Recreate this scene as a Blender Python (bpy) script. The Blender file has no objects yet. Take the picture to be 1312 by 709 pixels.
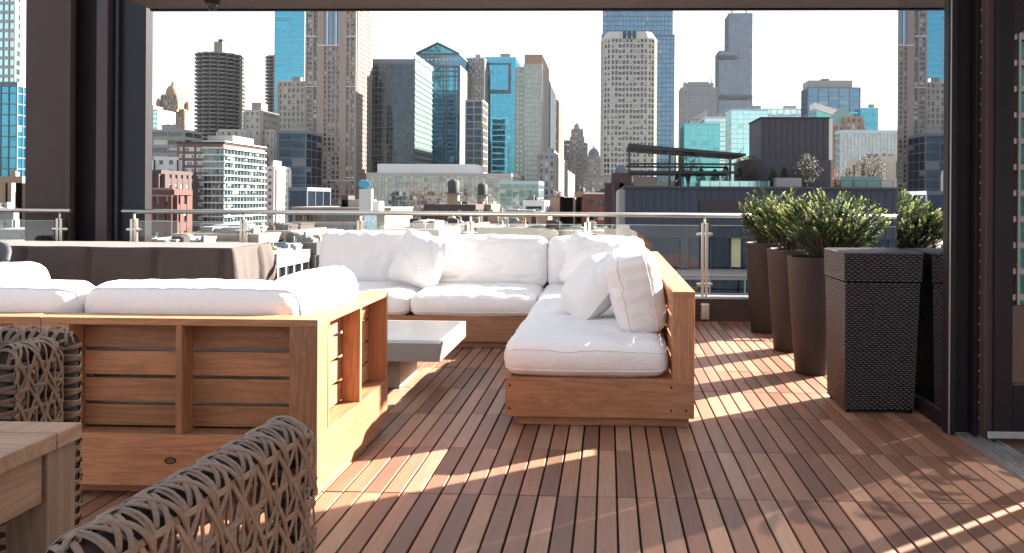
import bpy, math, random
from mathutils import Vector, Matrix, noise
random.seed(7)
R = math.radians
scene = bpy.context.scene
col = scene.collection
H = 1.25            # eye height above the terrace deck
GZ = -46.0          # street level below the terrace

# ------------------------------------------------------------------ camera
FPX, PX, PY, W0, H0 = 1000.0, 746.0, 254.0, 1312.0, 709.0
yaw, roll = math.atan(33 / FPX), 0.0065
fw = Vector((-math.sin(yaw), math.cos(yaw), 0))
rt0 = Vector((math.cos(yaw), math.sin(yaw), 0)); up0 = Vector((0, 0, 1))
rt = rt0 * math.cos(roll) + up0 * math.sin(roll)
up = up0 * math.cos(roll) - rt0 * math.sin(roll)
cd = bpy.data.cameras.new('camera'); cam = bpy.data.objects.new('camera', cd); col.objects.link(cam)
M = Matrix((rt, up, -fw)).transposed().to_4x4(); M.translation = Vector((0, 0, H)); cam.matrix_world = M
cd.sensor_width = 36; cd.lens = 36 * FPX / W0
cd.shift_x = (W0 / 2 - PX) / W0; cd.shift_y = (PY - H0 / 2) / W0
cd.clip_start = .05; cd.clip_end = 6000
scene.camera = cam

def at(px, py, Y):
    """point of the place at distance Y seen in that direction"""
    d = fw + rt * ((px - PX) / FPX) - up * ((py - PY) / FPX)
    t = Y / d.y
    return Vector((d.x * t, Y, H + d.z * t))

# ------------------------------------------------------------------ node helpers
class NT:
    def __init__(s, name):
        s.m = bpy.data.materials.new(name); s.m.use_nodes = True
        s.t = s.m.node_tree; s.t.nodes.clear()
        s.out = s.n('ShaderNodeOutputMaterial')
    def n(s, typ, **kw):
        nd = s.t.nodes.new(typ)
        for k, v in kw.items():
            if k.startswith('i_'):
                key = k[2:]
                key = int(key) if key.isdigit() else key.replace('_', ' ')
                if isinstance(v, tuple) and len(v) == 2 and hasattr(v[0], 'outputs'):
                    s.l(v[0].outputs[v[1]], nd.inputs[key])
                elif hasattr(v, 'is_linked') or isinstance(v, bpy.types.NodeSocket):
                    s.l(v, nd.inputs[key])
                else:
                    nd.inputs[key].default_value = v
            else: setattr(nd, k, v)
        return nd
    def l(s, a, b): s.t.links.new(a, b)
    def math(s, op, a, b=None, c=None):
        nd = s.n('ShaderNodeMath', operation=op)
        for i, v in enumerate((a, b, c)):
            if v is None: continue
            if isinstance(v, (int, float)): nd.inputs[i].default_value = v
            else: s.l(v, nd.inputs[i])
        return nd.outputs[0]
    def mix(s, f, a, b, mode='MIX'):
        nd = s.n('ShaderNodeMix', data_type='RGBA', blend_type=mode)
        for i, v in ((0, f), (6, a), (7, b)):
            if isinstance(v, (int, float)): nd.inputs[i].default_value = v
            elif isinstance(v, (tuple, list)): nd.inputs[i].default_value = tuple(v) + ((1,) if len(v) == 3 else ())
            else: s.l(v, nd.inputs[i])
        return nd.outputs[2]
    def ramp(s, f, stops):
        nd = s.n('ShaderNodeValToRGB'); e = nd.color_ramp.elements
        while len(e) < len(stops): e.new(.5)
        for k, (p, c) in zip(e, stops):
            k.position = p; k.color = tuple(c) + (1,) if len(c) == 3 else c
        s.l(f, nd.inputs[0]); return nd.outputs[0]
    def coord(s, kind='Object'): return s.n('ShaderNodeTexCoord').outputs[kind]
    def mapping(s, v, scale=(1, 1, 1), rot=(0, 0, 0), loc=(0, 0, 0)):
        nd = s.n('ShaderNodeMapping'); nd.inputs['Scale'].default_value = scale
        nd.inputs['Rotation'].default_value = rot; nd.inputs['Location'].default_value = loc
        s.l(v, nd.inputs[0]); return nd.outputs[0]
    def noise(s, v, sc=5, det=4, rough=.5, dist=0):
        nd = s.n('ShaderNodeTexNoise'); nd.inputs['Scale'].default_value = sc; nd.inputs['Detail'].default_value = det
        nd.inputs['Roughness'].default_value = rough; nd.inputs['Distortion'].default_value = dist
        if v is not None: s.l(v, nd.inputs['Vector'])
        return nd.outputs[0]
    def bump(s, h, strength=.3, dist=.01, normal=None):
        nd = s.n('ShaderNodeBump'); nd.inputs['Strength'].default_value = strength; nd.inputs['Distance'].default_value = dist
        s.l(h, nd.inputs['Height'])
        if normal is not None: s.l(normal, nd.inputs['Normal'])
        return nd.outputs[0]
    def pbr(s, color, rough=.6, metal=0, bump=None, spec=None, coat=0):
        nd = s.n('ShaderNodeBsdfPrincipled')
        for k, v in (('Base Color', color), ('Roughness', rough), ('Metallic', metal), ('Coat Weight', coat)):
            if isinstance(v, (int, float)): nd.inputs[k].default_value = v
            elif isinstance(v, (tuple, list)): nd.inputs[k].default_value = tuple(v)[:3] + (1,)
            else: s.l(v, nd.inputs[k])
        if spec is not None: nd.inputs['Specular IOR Level'].default_value = spec
        if bump is not None: s.l(bump, nd.inputs['Normal'])
        s.l(nd.outputs[0], s.out.inputs[0]); return nd

def simple(name, c, rough=.6, metal=0, var=.12, sc=3, bump=0, bsc=40, spec=None):
    t = NT(name); co = t.coord(); n = t.noise(co, sc, 5, .6)
    c2 = t.mix(n, tuple(x * (1 - var * 1.6) for x in c), tuple(min(1, x * (1 + var)) for x in c))
    b = t.bump(t.noise(co, bsc, 4, .6), bump, .01) if bump else None
    t.pbr(c2, rough, metal, b, spec); return t.m

def wood(name, c, axis='x', var=.35, rough=.45, fine=1.0, grey=0):
    t = NT(name); co = t.coord()
    info = t.n('ShaderNodeObjectInfo')
    off = t.n('ShaderNodeVectorMath', operation='SCALE'); off.inputs['Scale'].default_value = 37.0
    cmb = t.n('ShaderNodeCombineXYZ'); 
    for i in range(3): t.l(info.outputs['Random'], cmb.inputs[i])
    t.l(cmb.outputs[0], off.inputs[0])
    ad = t.n('ShaderNodeVectorMath', operation='ADD'); t.l(co, ad.inputs[0]); t.l(off.outputs[0], ad.inputs[1])
    s = {'x': (1.2, 14, 14), 'y': (14, 1.2, 14), 'z': (14, 14, 1.2)}[axis]
    v = t.mapping(ad.outputs[0], tuple(k * fine for k in s))
    n1 = t.noise(v, 1.1, 3, .55, 1.2)
    s2 = {'x': (3, 160, 160), 'y': (160, 3, 160), 'z': (160, 160, 3)}[axis]
    n2 = t.noise(t.mapping(ad.outputs[0], s2), 1, 2, .6)
    rings = t.n('ShaderNodeMath', operation='SINE'); t.l(t.math('MULTIPLY', n1, 34), rings.inputs[0])
    r = t.math('MULTIPLY_ADD', rings.outputs[0], .22, .5)
    f = t.math('ADD', r, t.math('MULTIPLY', t.math('SUBTRACT', n2, .5), .9))
    f = t.math('ADD', f, t.math('MULTIPLY', t.math('SUBTRACT', t.noise(ad.outputs[0], 1.6, 2), .5), .7))
    dk = tuple(x * (1 - var) for x in c); lt = tuple(min(1, x * (1 + var * .8)) for x in c)
    cc = t.mix(f, dk, lt)
    tone = t.math('MULTIPLY_ADD', info.outputs['Random'], .42, .74)
    tn = t.n('ShaderNodeHueSaturation'); t.l(cc, tn.inputs['Color']); t.l(tone, tn.inputs['Value'])
    cc = tn.outputs[0]
    b = t.bump(n2, .12, .002)
    t.pbr(cc, t.math('MULTIPLY_ADD', n2, .2, rough), 0, b); return t.m

# ------------------------------------------------------------------ mesh builder
class MB:
    def __init__(s): s.v, s.f, s.uv, s.mi, s.sm = [], [], [], [], []
    def face(s, idx, uv=None, mi=0, smooth=False):
        s.f.append(idx); s.uv.append(uv); s.mi.append(mi); s.sm.append(smooth)
    def add(s, pts):
        n = len(s.v); s.v += [tuple(p) for p in pts]; return n
    def box(s, x0, x1, y0, y1, z0, z1, mi=0, M=None):
        x0, x1 = sorted((x0, x1)); y0, y1 = sorted((y0, y1)); z0, z1 = sorted((z0, z1))
        P = [Vector(p) for p in ((x0, y0, z0), (x1, y0, z0), (x1, y1, z0), (x0, y1, z0), (x0, y0, z1), (x1, y0, z1), (x1, y1, z1), (x0, y1, z1))]
        if M is not None: P = [M @ p for p in P]
        n = s.add(P)
        for q in ((0, 3, 2, 1), (4, 5, 6, 7), (0, 1, 5, 4), (1, 2, 6, 5), (2, 3, 7, 6), (3, 0, 4, 7)):
            s.face([n + k for k in q], None, mi)
        return s
    def prism(s, poly, z0, z1, mi=0, uvs=None, cap=True):
        """poly CCW list of (x,y); uvs=(bay,floor) gives cell coordinates on the sides"""
        k = len(poly); n = s.add([(x, y, z0) for x, y in poly] + [(x, y, z1) for x, y in poly])
        for i in range(k):
            j = (i + 1) % k; uv = None
            if uvs:
                L = math.dist(poly[i], poly[j]); nb = max(1, round(L / uvs[0])); h = (z1 - z0) / uvs[1]
                uv = [(i * 40, -h), (i * 40 + nb, -h), (i * 40 + nb, 0), (i * 40, 0)]
            s.face([n + i, n + j, n + k + j, n + k + i], uv, mi)
        if cap:
            s.face([n + k + i for i in range(k)], None, mi); s.face([n + i for i in range(k)][::-1], None, mi)
        return s
    def tube(s, pts, r, seg=10, cap=True, mi=0, flat=None):
        pts = [Vector(p) for p in pts]; rings = []
        rr = r if isinstance(r, (list, tuple)) else [r] * len(pts)
        up_ = None
        for i, p in enumerate(pts):
            a = pts[max(0, i - 1)]; b = pts[min(len(pts) - 1, i + 1)]; d = (b - a).normalized()
            if up_ is None: up_ = Vector((0, 0, 1)) if abs(d.z) < .9 else Vector((1, 0, 0))
            x = d.cross(up_).normalized(); y = x.cross(d).normalized(); up_ = y
            rings.append(s.add([p + (x * math.cos(2 * math.pi * k / seg) + y * math.sin(2 * math.pi * k / seg)) * rr[i] for k in range(seg)]))
        for i in range(len(pts) - 1):
            for k in range(seg):
                k2 = (k + 1) % seg
                s.face([rings[i] + k, rings[i + 1] + k, rings[i + 1] + k2, rings[i] + k2][::-1], None, mi, True)
        if cap:
            s.face([rings[0] + k for k in range(seg)][::-1], None, mi); s.face([rings[-1] + k for k in range(seg)], None, mi)
        return s
    def lathe(s, prof, cx, cy, seg=32, mi=0, smooth=True, ang=None):
        rings = [s.add([(cx + r * math.cos(2 * math.pi * k / seg), cy + r * math.sin(2 * math.pi * k / seg), z) for k in range(seg)]) for r, z in prof]
        for i in range(len(prof) - 1):
            for k in range(seg):
                k2 = (k + 1) % seg
                s.face([rings[i] + k, rings[i] + k2, rings[i + 1] + k2, rings[i + 1] + k], None, mi, smooth)
        return s
    def build(s, name, mats, parent=None, bevel=0, seg=2, smooth=None, loc=None, auto=None):
        me = bpy.data.meshes.new(name)
        o = bpy.data.objects.new(name, me); col.objects.link(o)
        off = Vector((0, 0, 0))
        if parent is not None:
            q = parent
            while q is not None: off += Vector(q.location); q = q.parent
        if loc is not None: l0 = Vector(loc)
        else:
            xs = [v[0] for v in s.v]; ys = [v[1] for v in s.v]; zs = [v[2] for v in s.v]
            l0 = Vector(((min(xs) + max(xs)) / 2, (min(ys) + max(ys)) / 2, min(zs)))
        me.from_pydata([tuple(Vector(v) - l0) for v in s.v], [], s.f)
        o.location = l0 - off; o.parent = parent
        for m in (mats if isinstance(mats, (list, tuple)) else [mats]): me.materials.append(m)
        if any(u for u in s.uv):
            ul = me.uv_layers.new(name='cells')
            for p, u in zip(me.polygons, s.uv):
                for k, li in enumerate(p.loop_indices):
                    ul.data[li].uv = u[k] if u else (-1000, -1000)
        for p, mi, sm in zip(me.polygons, s.mi, s.sm):
            p.material_index = mi; p.use_smooth = sm if smooth is None else smooth
        if bevel:
            b = o.modifiers.new('bevel', 'BEVEL'); b.width = bevel; b.segments = seg; b.limit_method = 'ANGLE'; b.angle_limit = R(40)
        return o

def tag(o, label=None, cat=None, group=None, kind=None):
    if label: o['label'] = label
    if cat: o['category'] = cat
    if group: o['group'] = group
    if kind: o['kind'] = kind
    return o
def thing(name, label, cat, loc=(0, 0, 0), group=None):
    o = bpy.data.objects.new(name, None); col.objects.link(o); o.location = loc; o.empty_display_size = .1
    return tag(o, label, cat, group)
def copy_tree(o, parent=None):
    c = o.copy(); col.objects.link(c); c.parent = parent
    for ch in list(o.children): copy_tree(ch, c)
    return c
# ------------------------------------------------------------------ materials of the terrace
TEAK = (.39, .176, .083)
teak_x = wood('teak_x', TEAK, 'x'); teak_y = wood('teak_y', TEAK, 'y'); teak_z = wood('teak_z', TEAK, 'z')
old_x = wood('old_teak_x', (.30, .175, .11), 'x', .3, .6); old_y = wood('old_teak_y', (.30, .175, .11), 'y', .3, .6); old_z = wood('old_teak_z', (.20, .125, .085), 'z', .3, .6)
steel = simple('brushed_steel', (.62, .58, .54), .28, 1, .08, 9)
brown_steel = simple('brown_steel', (.062, .038, .037), .5, 0, .28, 1.5, .05, 30, .3)
dark_steel = simple('dark_steel', (.014, .010, .013), .5, 0, .35, 3, .04, 40, .22)
navy_steel = simple('navy_steel', (.012, .016, .026), .45, 0, .3, 2, .04, 40, .3)
black = simple('black_paint', (.010, .008, .009), .55, spec=.25)
alu = simple('aluminium', (.55, .55, .56), .35, .8, .2, 12)

def deck_material():
    t = NT('ipe_boards'); co = t.coord()
    at_ = t.n('ShaderNodeAttribute', attribute_name='board')
    rnd = at_.outputs['Fac']
    ramp = t.ramp(rnd, [(0, (.15, .060, .034)), (.3, (.275, .115, .062)), (.6, (.36, .165, .092)), (.85, (.44, .245, .150)), (1, (.23, .13, .088))])
    sh = t.n('ShaderNodeCombineXYZ'); t.l(t.math('MULTIPLY', rnd, 91), sh.inputs[0]); t.l(t.math('MULTIPLY', rnd, 57), sh.inputs[1])
    ad = t.n('ShaderNodeVectorMath', operation='ADD'); t.l(co, ad.inputs[0]); t.l(sh.outputs[0], ad.inputs[1])
    g = t.noise(t.mapping(ad.outputs[0], (70, 4, 70)), 1, 4, .65, .6)
    g2 = t.noise(t.mapping(ad.outputs[0], (9, 1.2, 9)), 1, 3, .5, 1)
    c = t.mix(t.math('MULTIPLY', g, .9), t.mix(g2, (0.06, .03, .022), ramp), ramp)
    c = t.mix(.45, c, t.mix(g, (.45, .45, .45), (1.25, 1.2, 1.15)), 'MULTIPLY')
    dirt = t.noise(co, 1.3, 5, .65)
    c = t.mix(t.math('MULTIPLY', t.math('SMOOTH_MIN', dirt, .7, .1), .20), c, (.34, .23, .17))
    # fine anti slip grooves on some boards, cut at a slant
    sx = t.n('ShaderNodeSeparateXYZ'); t.l(co, sx.inputs[0])
    sgn = t.math('SUBTRACT', t.math('MULTIPLY', t.math('GREATER_THAN', rnd, .55), 2), 1)
    ph = t.math('ADD', t.math('MULTIPLY', sx.outputs[1], 520), t.math('MULTIPLY', t.math('MULTIPLY', sx.outputs[0], 520), sgn))
    gr = t.math('MULTIPLY', t.math('SINE', ph), t.math('GREATER_THAN', t.math('FRACT', t.math('MULTIPLY', rnd, 7)), .45))
    b = t.bump(t.math('ADD', t.math('MULTIPLY', g, .6), t.math('MULTIPLY', gr, .35)), .35, .002)
    t.pbr(c, t.math('MULTIPLY_ADD', dirt, .25, .38), 0, b, .5); return t.m
mdeck = deck_material()

# ------------------------------------------------------------------ deck: 61 cm tiles of seven boards
TD, BW = .605, .0826
mb = MB(); vals = []
DX0, DX1, DY0, DY1 = -8.2, 1.86, -1.2, 8.02
y = .247 - TD * 3 ; rows = []
while y < DY1: rows.append(y); y += TD
for r_ in rows:
    x = DX1 - .002; k = 0; shift = random.uniform(-.002, .002)
    while x > DX0:
        yb = min(r_ + TD - .005, DY1)
        if yb - r_ > .03:
            dz = random.uniform(-.0012, .0012)
            mb.box(x - BW + .0088, x, r_ + random.uniform(0, .002), yb, -.022, dz + 0)
            q = random.random(); vals += [q] * 6
        x -= BW; k += 1
deck = mb.build('deck', mdeck, bevel=.0022, seg=1, loc=(0, 0, 0)); tag(deck, kind='structure')
a = deck.data.attributes.new('board', 'FLOAT', 'FACE'); a.data.foreach_set('value', vals)
mb = MB(); mb.box(-9, 6.5, -1.5, 8.2, -.6, -.03); mb.build('deck_base', black); tag(bpy.data.objects['deck_base'], kind='structure')
# ------------------------------------------------------------------ fabric
def fabric(name, c, var=.04):
    t = NT(name); co = t.coord()
    w = t.n('ShaderNodeTexWave', wave_type='BANDS', bands_direction='X'); w.inputs['Scale'].default_value = 260; t.l(co, w.inputs[0])
    w2 = t.n('ShaderNodeTexWave', wave_type='BANDS', bands_direction='Z'); w2.inputs['Scale'].default_value = 260; t.l(co, w2.inputs[0])
    n = t.noise(co, 7, 5, .65, .4)
    c2 = t.mix(t.noise(co, 2.5, 4), tuple(x * (1 - var) for x in c), c)
    b1 = t.bump(t.math('ADD', w.outputs['Fac'], w2.outputs['Fac']), .05, .001)
    n3 = t.noise(t.mapping(co, (26, 26, 9)), 1, 4, .6, 1.2)
    b2 = t.bump(n3, .22, .01, b1); b = t.bump(n, .42, .02, b2)
    p = t.pbr(c2, .85, 0, b, .2); p.inputs['Sheen Weight'].default_value = .15; return t.m
white_cloth = fabric('white_canvas', (.74, .705, .69))
taupe_cloth = fabric('taupe_linen', (.078, .061, .057), .14)

def cushion(name, label, size, loc, rot=(0, 0, 0), box=True, seed=0, group=None, cat='cushion', bulge=None, n=30, pipe=True, rr=None, wr=1.0):
    """size w,d,h ; box cushions keep a side band, pillows taper to a seam"""
    w, d, h = size; root_loc = Vector(loc)
    r = rr if rr else (min(h * .42, .07) if box else h * .5)
    hw, hd, hh = w / 2, d / 2, h / 2
    bl = bulge if bulge is not None else (.028 if box else 0)
    def F(p):
        p = Vector(p); core = Vector((max(-hw + r, min(hw - r, p.x)), max(-hd + r, min(hd - r, p.y)), max(-hh + r, min(hh - r, p.z))))
        dlt = p - core
        q = core + (dlt.normalized() * r if dlt.length > 1e-6 else dlt)
        u, v = max(-1, min(1, q.x / hw)), max(-1, min(1, q.y / hd)); s_ = q.z / hh
        e = (1 - u * u) * (1 - v * v)
        if box:
            q.z += bl * math.copysign(1, s_) * e ** .6 if abs(s_) > .5 else bl * e ** .6 * s_ * 2
            # crown lifts corners down, sides bow out
            q.x += .012 * (1 - v * v) * u * (1 - s_ * s_) ; q.y += .014 * (1 - u * u) * v * (1 - s_ * s_)
        else:
            t = (max(0, 1 - abs(u) ** 3.0) * max(0, 1 - abs(v) ** 3.0)) ** .62
            q.z = s_ * hh * (.10 + .98 * t)
            q.x *= 1 - .07 * (1 - v * v) * abs(u); q.y *= 1 - .07 * (1 - u * u) * abs(v)
        # gathers running in from the seams and slow dents
        N = noise.noise
        eu, ev = hw - abs(q.x), hd - abs(q.y)
        g = math.exp(-max(ev, 0) / .06) * N(Vector((q.x * 26, seed, s_ * 1.5))) + math.exp(-max(eu, 0) / .06) * N(Vector((q.y * 26, seed + 9, s_ * 1.5)))
        side = 1 - min(1, abs(s_) * 1.0)
        amp = (.008 if box else .005) * wr
        dn = N(Vector((q.x * 4 + seed, q.y * 4, q.z * 4))) * .016 + N(Vector((q.x * 9 + seed, q.y * 9 + 4, q.z * 9))) * .006
        # long creases
        an = seed * 1.7; cr = abs(N(Vector(((q.x * math.cos(an) + q.y * math.sin(an)) * 9, (q.y * math.cos(an) - q.x * math.sin(an)) * 2.2, seed * 3.1))))
        dn -= max(0, .14 - cr) * .075 * wr
        an += 1.3; cr = abs(N(Vector(((q.x * math.cos(an) + q.y * math.sin(an)) * 15, (q.y * math.cos(an) - q.x * math.sin(an)) * 3.5, seed * 5.1)))); dn -= max(0, .10 - cr) * .05 * wr
        if box:
            q.z += (amp * g + dn) * (1 if s_ > 0 else .2) * min(1, abs(s_) * 1.3)
            f = side * .010 * N(Vector((q.x * 34, q.y * 34, seed + s_)))
            q.x += f * u; q.y += f * v
        else:
            q.z += (amp * 1.3 * g + dn * 1.2) * s_
        return q
    nz = 8 if box else 8
    mb = MB(); cache = {}
    def vid(i, j, k):
        key = (i, j, k)
        if key not in cache: cache[key] = mb.add([F((-hw + w * i / n, -hd + d * j / n, -hh + h * k / nz))])
        return cache[key]
    for i in range(n):
        for j in range(n):
            mb.face([vid(i, j, nz), vid(i + 1, j, nz), vid(i + 1, j + 1, nz), vid(i, j + 1, nz)], None, 0, True)
            mb.face([vid(i, j, 0), vid(i, j + 1, 0), vid(i + 1, j + 1, 0), vid(i + 1, j, 0)], None, 0, True)
    for i in range(n):
        for k in range(nz):
            mb.face([vid(i, 0, k), vid(i + 1, 0, k), vid(i + 1, 0, k + 1), vid(i, 0, k + 1)], None, 0, True)
            mb.face([vid(i, n, k), vid(i, n, k + 1), vid(i + 1, n, k + 1), vid(i + 1, n, k)], None, 0, True)
            mb.face([vid(0, i, k), vid(0, i, k + 1), vid(0, i + 1, k + 1), vid(0, i + 1, k)], None, 0, True)
            mb.face([vid(n, i, k), vid(n, i + 1, k), vid(n, i + 1, k + 1), vid(n, i, k + 1)], None, 0, True)
    E = thing(name, label, cat, root_loc, group)
    E.rotation_euler = rot
    def link(m_, nm, mat, par):
        me = bpy.data.meshes.new(nm); o = bpy.data.objects.new(nm, me); col.objects.link(o)
        me.from_pydata(m_.v, [], m_.f); me.materials.append(mat); o.parent = par
        for p in me.polygons: p.use_smooth = True
        return o
    link(mb, 'cover', white_cloth, E)
    if pipe:
        for zz in ((.62, -.62) if box else (0,)):
            lp = []
            m = 40
            for s0, s1 in (((-hw, -hd), (hw, -hd)), ((hw, -hd), (hw, hd)), ((hw, hd), (-hw, hd)), ((-hw, hd), (-hw, -hd))):
                for k in range(m):
                    f = k / m; x = s0[0] + (s1[0] - s0[0]) * f; y_ = s0[1] + (s1[1] - s0[1]) * f
                    q = F((x, y_, zz * hh)); c = Vector((q.x, q.y, 0)).normalized(); lp.append(q + c * .001)
            lp.append(lp[0]); lp.append(lp[1])
            pm = MB(); pm.tube(lp, .0032, 6, False); link(pm, 'piping', white_cloth, E)
    return E

# ------------------------------------------------------------------ sectional sofas
def frame_run(root, axis, a0, a1, out, inn, mods, ext_lo=True, ext_hi=True, base_top=.265, top=.745, pl=.12, ph=.12):
    """slatted back/arm between posts; out = outer face coordinate, inn = inner face coordinate"""
    tp = .03; pw = .12
    wl = teak_x if axis == 'x' else teak_y
    def bx(mb, s0, s1, o0, o1, z0, z1):
        if axis == 'x': mb.box(s0, s1, o0, o1, z0, z1)
        else: mb.box(o0, o1, s0, s1, z0, z1)
        return mb
    sgn = 1 if inn > out else -1
    L = (a1 - a0) / mods
    for m_ in range(mods):
        s0, s1 = a0 + m_ * L, a0 + (m_ + 1) * L
        bx(MB(), s0 + .001, s1 - .001, out, inn, top - tp, top).build('top_board', wl, root, .002)
        lo, hi = s0, s1
        for (p0, p1) in ((s0, s0 + pl), (s1 - ph, s1)):
            bx(MB(), p0 + .002, p1 - .002, out + sgn * .001, inn - sgn * .001, base_top, top - tp).build('post', teak_z, root, .002)
        mid = (s0 + s1) / 2
        bx(MB(), mid - .013, mid + .013, out + sgn * .003, inn - sgn * .028, base_top, top - tp).build('divider', teak_z, root, .0015)
        for z0, z1 in ((.275, .362), (.377, .475), (.490, .590), (.605, .700)):
            bx(MB(), s0 + pl + .002, s1 - ph - .002, inn - sgn * .026, inn - sgn * .002, z0, z1).build('slat', wl, root, .0015)
def base_box(root, x0, x1, y0, y1, name='base'):
    o = MB().box(x0 + .03, x1 - .002, y0 + .022, y1, .057, .262).build(name, teak_y, root, .002)
    MB().box(x0, x1, y0, y0 + .021, .055, .265).build('front_panel', teak_x, root, .002)
    MB().box(x0, x0 + .028, y0 + .022, y1, .055, .265).build('side_panel', teak_y, root, .002)
    MB().box(x0 + .06, x1 - .025, y0 + .04, y1 - .04, 0.001, .055).build('plinth', teak_x, root, .002)
    return o

# near sofa, seen from behind
sofa1 = thing('sofa', 'slatted teak sofa seen from behind at left, with a sunlit open shelf arm', 'sofa', (-2.2, 3.65, 0))
MB().box(-3.50, -1.18, 3.172, 4.17, .055, .265).build('base', teak_y, sofa1, .002)
MB().box(-3.50, -1.18, 3.15, 3.171, .055, .265).build('back_panel', teak_x, sofa1, .002)
MB().box(-3.46, -1.205, 3.23, 4.14, 0.001, .055).build('plinth', teak_x, sofa1, .002)
# flush end panel of the arm runs down to the base
frame_run(sofa1, 'x', -3.50, -1.18, 3.15, 3.27, 2)
frame_run(sofa1, 'y', 3.272, 4.17, -1.181, -1.30, 1, pl=.025, ph=.035)
mo = MB(); mo.lathe([(0, 0), (1, 0), (1, .003), (0, .003)], 0, 0, 24)
bad = MB()
for (ri, ro, t_) in ((0, .024, .0015), (.020, .024, .003)):
    ring = [(ro * math.cos(k * math.pi / 14), ro * .6 * math.sin(k * math.pi / 14)) for k in range(28)]
    n0 = bad.add([(x - 1.79, 3.15 - t_, z + .16) for x, z in ring]); 
    if ri == 0: bad.face([n0 + k for k in range(28)][::-1], None, 0)
    else:
        n1 = bad.add([(x * ri / ro - 1.79, 3.15 - t_, z * ri / ro + .16) for x, z in ring]); n2 = bad.add([(x - 1.79, 3.15, z + .16) for x, z in ring])
        for k in range(28):
            j = (k + 1) % 28
            bad.face([n0 + k, n0 + j, n1 + j, n1 + k], None, 1); bad.face([n0 + k, n2 + k, n2 + j, n0 + j], None, 1)
bad.build('badge', [simple('badge_brown', (.16, .08, .045), .4), black], sofa1)

# far L shaped sofa
sofa2 = thing('sofa', 'large L shaped teak sofa with white cushions in front of the railing', 'sofa', (-.5, 6.3, 0))
base_box(sofa2, -.555, .475, 4.25, 7.46)
base_box(sofa2, -2.68, -.557, 6.42, 7.46)
frame_run(sofa2, 'y', 4.25, 7.46, .476, .355, 3)
frame_run(sofa2, 'x', -2.68, .355, 7.461, 7.34, 3)
for sx in (-.53, .35, .45):
    for zz in (.10, .225):
        if sx > .4 and zz > .2: continue
        MB().tube([(sx if sx < .4 else .43, 4.2499, zz), (sx if sx < .4 else .43, 4.247, zz)], .006, 8).build('screw', black, sofa2)

G1 = 'seat cushions of the L shaped sofa'; G2 = 'back cushions of the L shaped sofa'; G3 = 'loose pillows on the L shaped sofa'
cushion('seat_cushion', 'white seat cushion on the near end of the L shaped sofa', (.90, 1.06, .185), (-.115, 4.80, .36), (0, 0, 0), True, 1, G1)
cushion('seat_cushion', 'white seat cushion in the middle of the long arm, under the tilted pillow', (.90, 1.05, .185), (-.115, 5.86, .36), (0, 0, 0), True, 2, G1)
cushion('seat_cushion', 'white seat cushion in the corner where the sofa arms meet', (.92, .94, .185), (-.115, 6.86, .36), (0, 0, 0), True, 3, G1)
cushion('seat_cushion', 'wide white seat cushion behind the coffee table, left of the sofa corner', (1.05, .93, .185), (-1.11, 6.85, .36), (0, 0, 0), True, 4, G1)
cushion('seat_cushion', 'white seat cushion at the left end of the far sofa row', (1.04, .93, .185), (-2.16, 6.85, .36), (0, 0, 0), True, 5, G1)
# back cushions (width, height, thickness) stood upright and leaning
def lean(x, y, ang, z=.445, hgt=.50, thick=.2, face=0, tilt=0):
    """face 0: looks toward -Y, 1: looks toward -X"""
    return None
BK = dict(box=True, n=34, rr=.085, bulge=.035, wr=1.3)
cushion('back_cushion', 'big white back cushion at the left end of the far row', (1.04, .50, .20), (-2.14, 7.19, .675), (R(77), 0, 0), seed=11, group=G2, **BK)
cushion('back_cushion', 'plump white back cushion in the middle of the far row', (1.06, .48, .20), (-1.085, 7.19, .655), (R(77), 0, 0), seed=12, group=G2, **BK)
cushion('back_cushion', 'white back cushion in the sofa corner, partly behind a tilted pillow', (.88, .48, .20), (-.105, 7.19, .655), (R(77), 0, 0), seed=13, group=G2, **BK)
cushion('back_cushion', 'fat upright white cushion at the near end of the arm, seen end on', (.49, .88, .27), (.175, 5.00, .68), (0, R(-102), 0), seed=14, group=G2, **BK)
cushion('back_cushion', 'white back cushion half hidden behind the fat end cushion of the arm', (.48, .98, .20), (.20, 5.98, .675), (0, R(-102), 0), seed=15, group=G2, **BK)
cushion('throw_pillow', 'square white pillow tilted against the cushions on the long arm', (.50, .50, .25), (-.10, 5.20, .66), (R(16), R(-50), R(10)), box=False, seed=16, group=G3, n=30)
cushion('throw_pillow', 'square white pillow standing on its corner at the left of the far row', (.50, .50, .17), (-1.66, 6.88, .70), (R(66), R(14), R(-12)), box=False, seed=17, group=G3, n=30)
cushion('throw_pillow', 'big white pillow leaning in the sofa corner in front of a back cushion', (.56, .50, .18), (-.12, 6.86, .69), (R(66), R(12), R(-14)), box=False, seed=18, group=G3, n=30)
# near sofa cushions
G4 = 'cushions of the near sofa'
cushion('back_cushion', 'long white back cushion on top of the near sofa, next to its arm', (.96, .46, .21), (-1.80, 3.42, .635), (R(-80), 0, 0), seed=21, group=G4, **BK)
cushion('back_cushion', 'white back cushion of the near sofa cut by the left picture edge', (1.04, .46, .21), (-2.81, 3.42, .63), (R(-80), 0, 0), seed=22, group=G4, **BK)
cushion('back_cushion', 'bright sunlit white cushion leaning on the shelf arm of the near sofa', (.46, .62, .24), (-1.44, 3.84, .645), (0, R(-96), 0), seed=23, group=G4, **BK)
cushion('seat_cushion', 'white seat cushion of the near sofa beside its arm, mostly hidden', (.97, .84, .185), (-1.80, 3.72, .36), (0, 0, 0), True, 24, G4, n=16)
cushion('seat_cushion', 'white seat cushion of the near sofa at far left, mostly hidden', (.97, .84, .185), (-2.79, 3.72, .36), (0, 0, 0), True, 25, G4, n=16)
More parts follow.
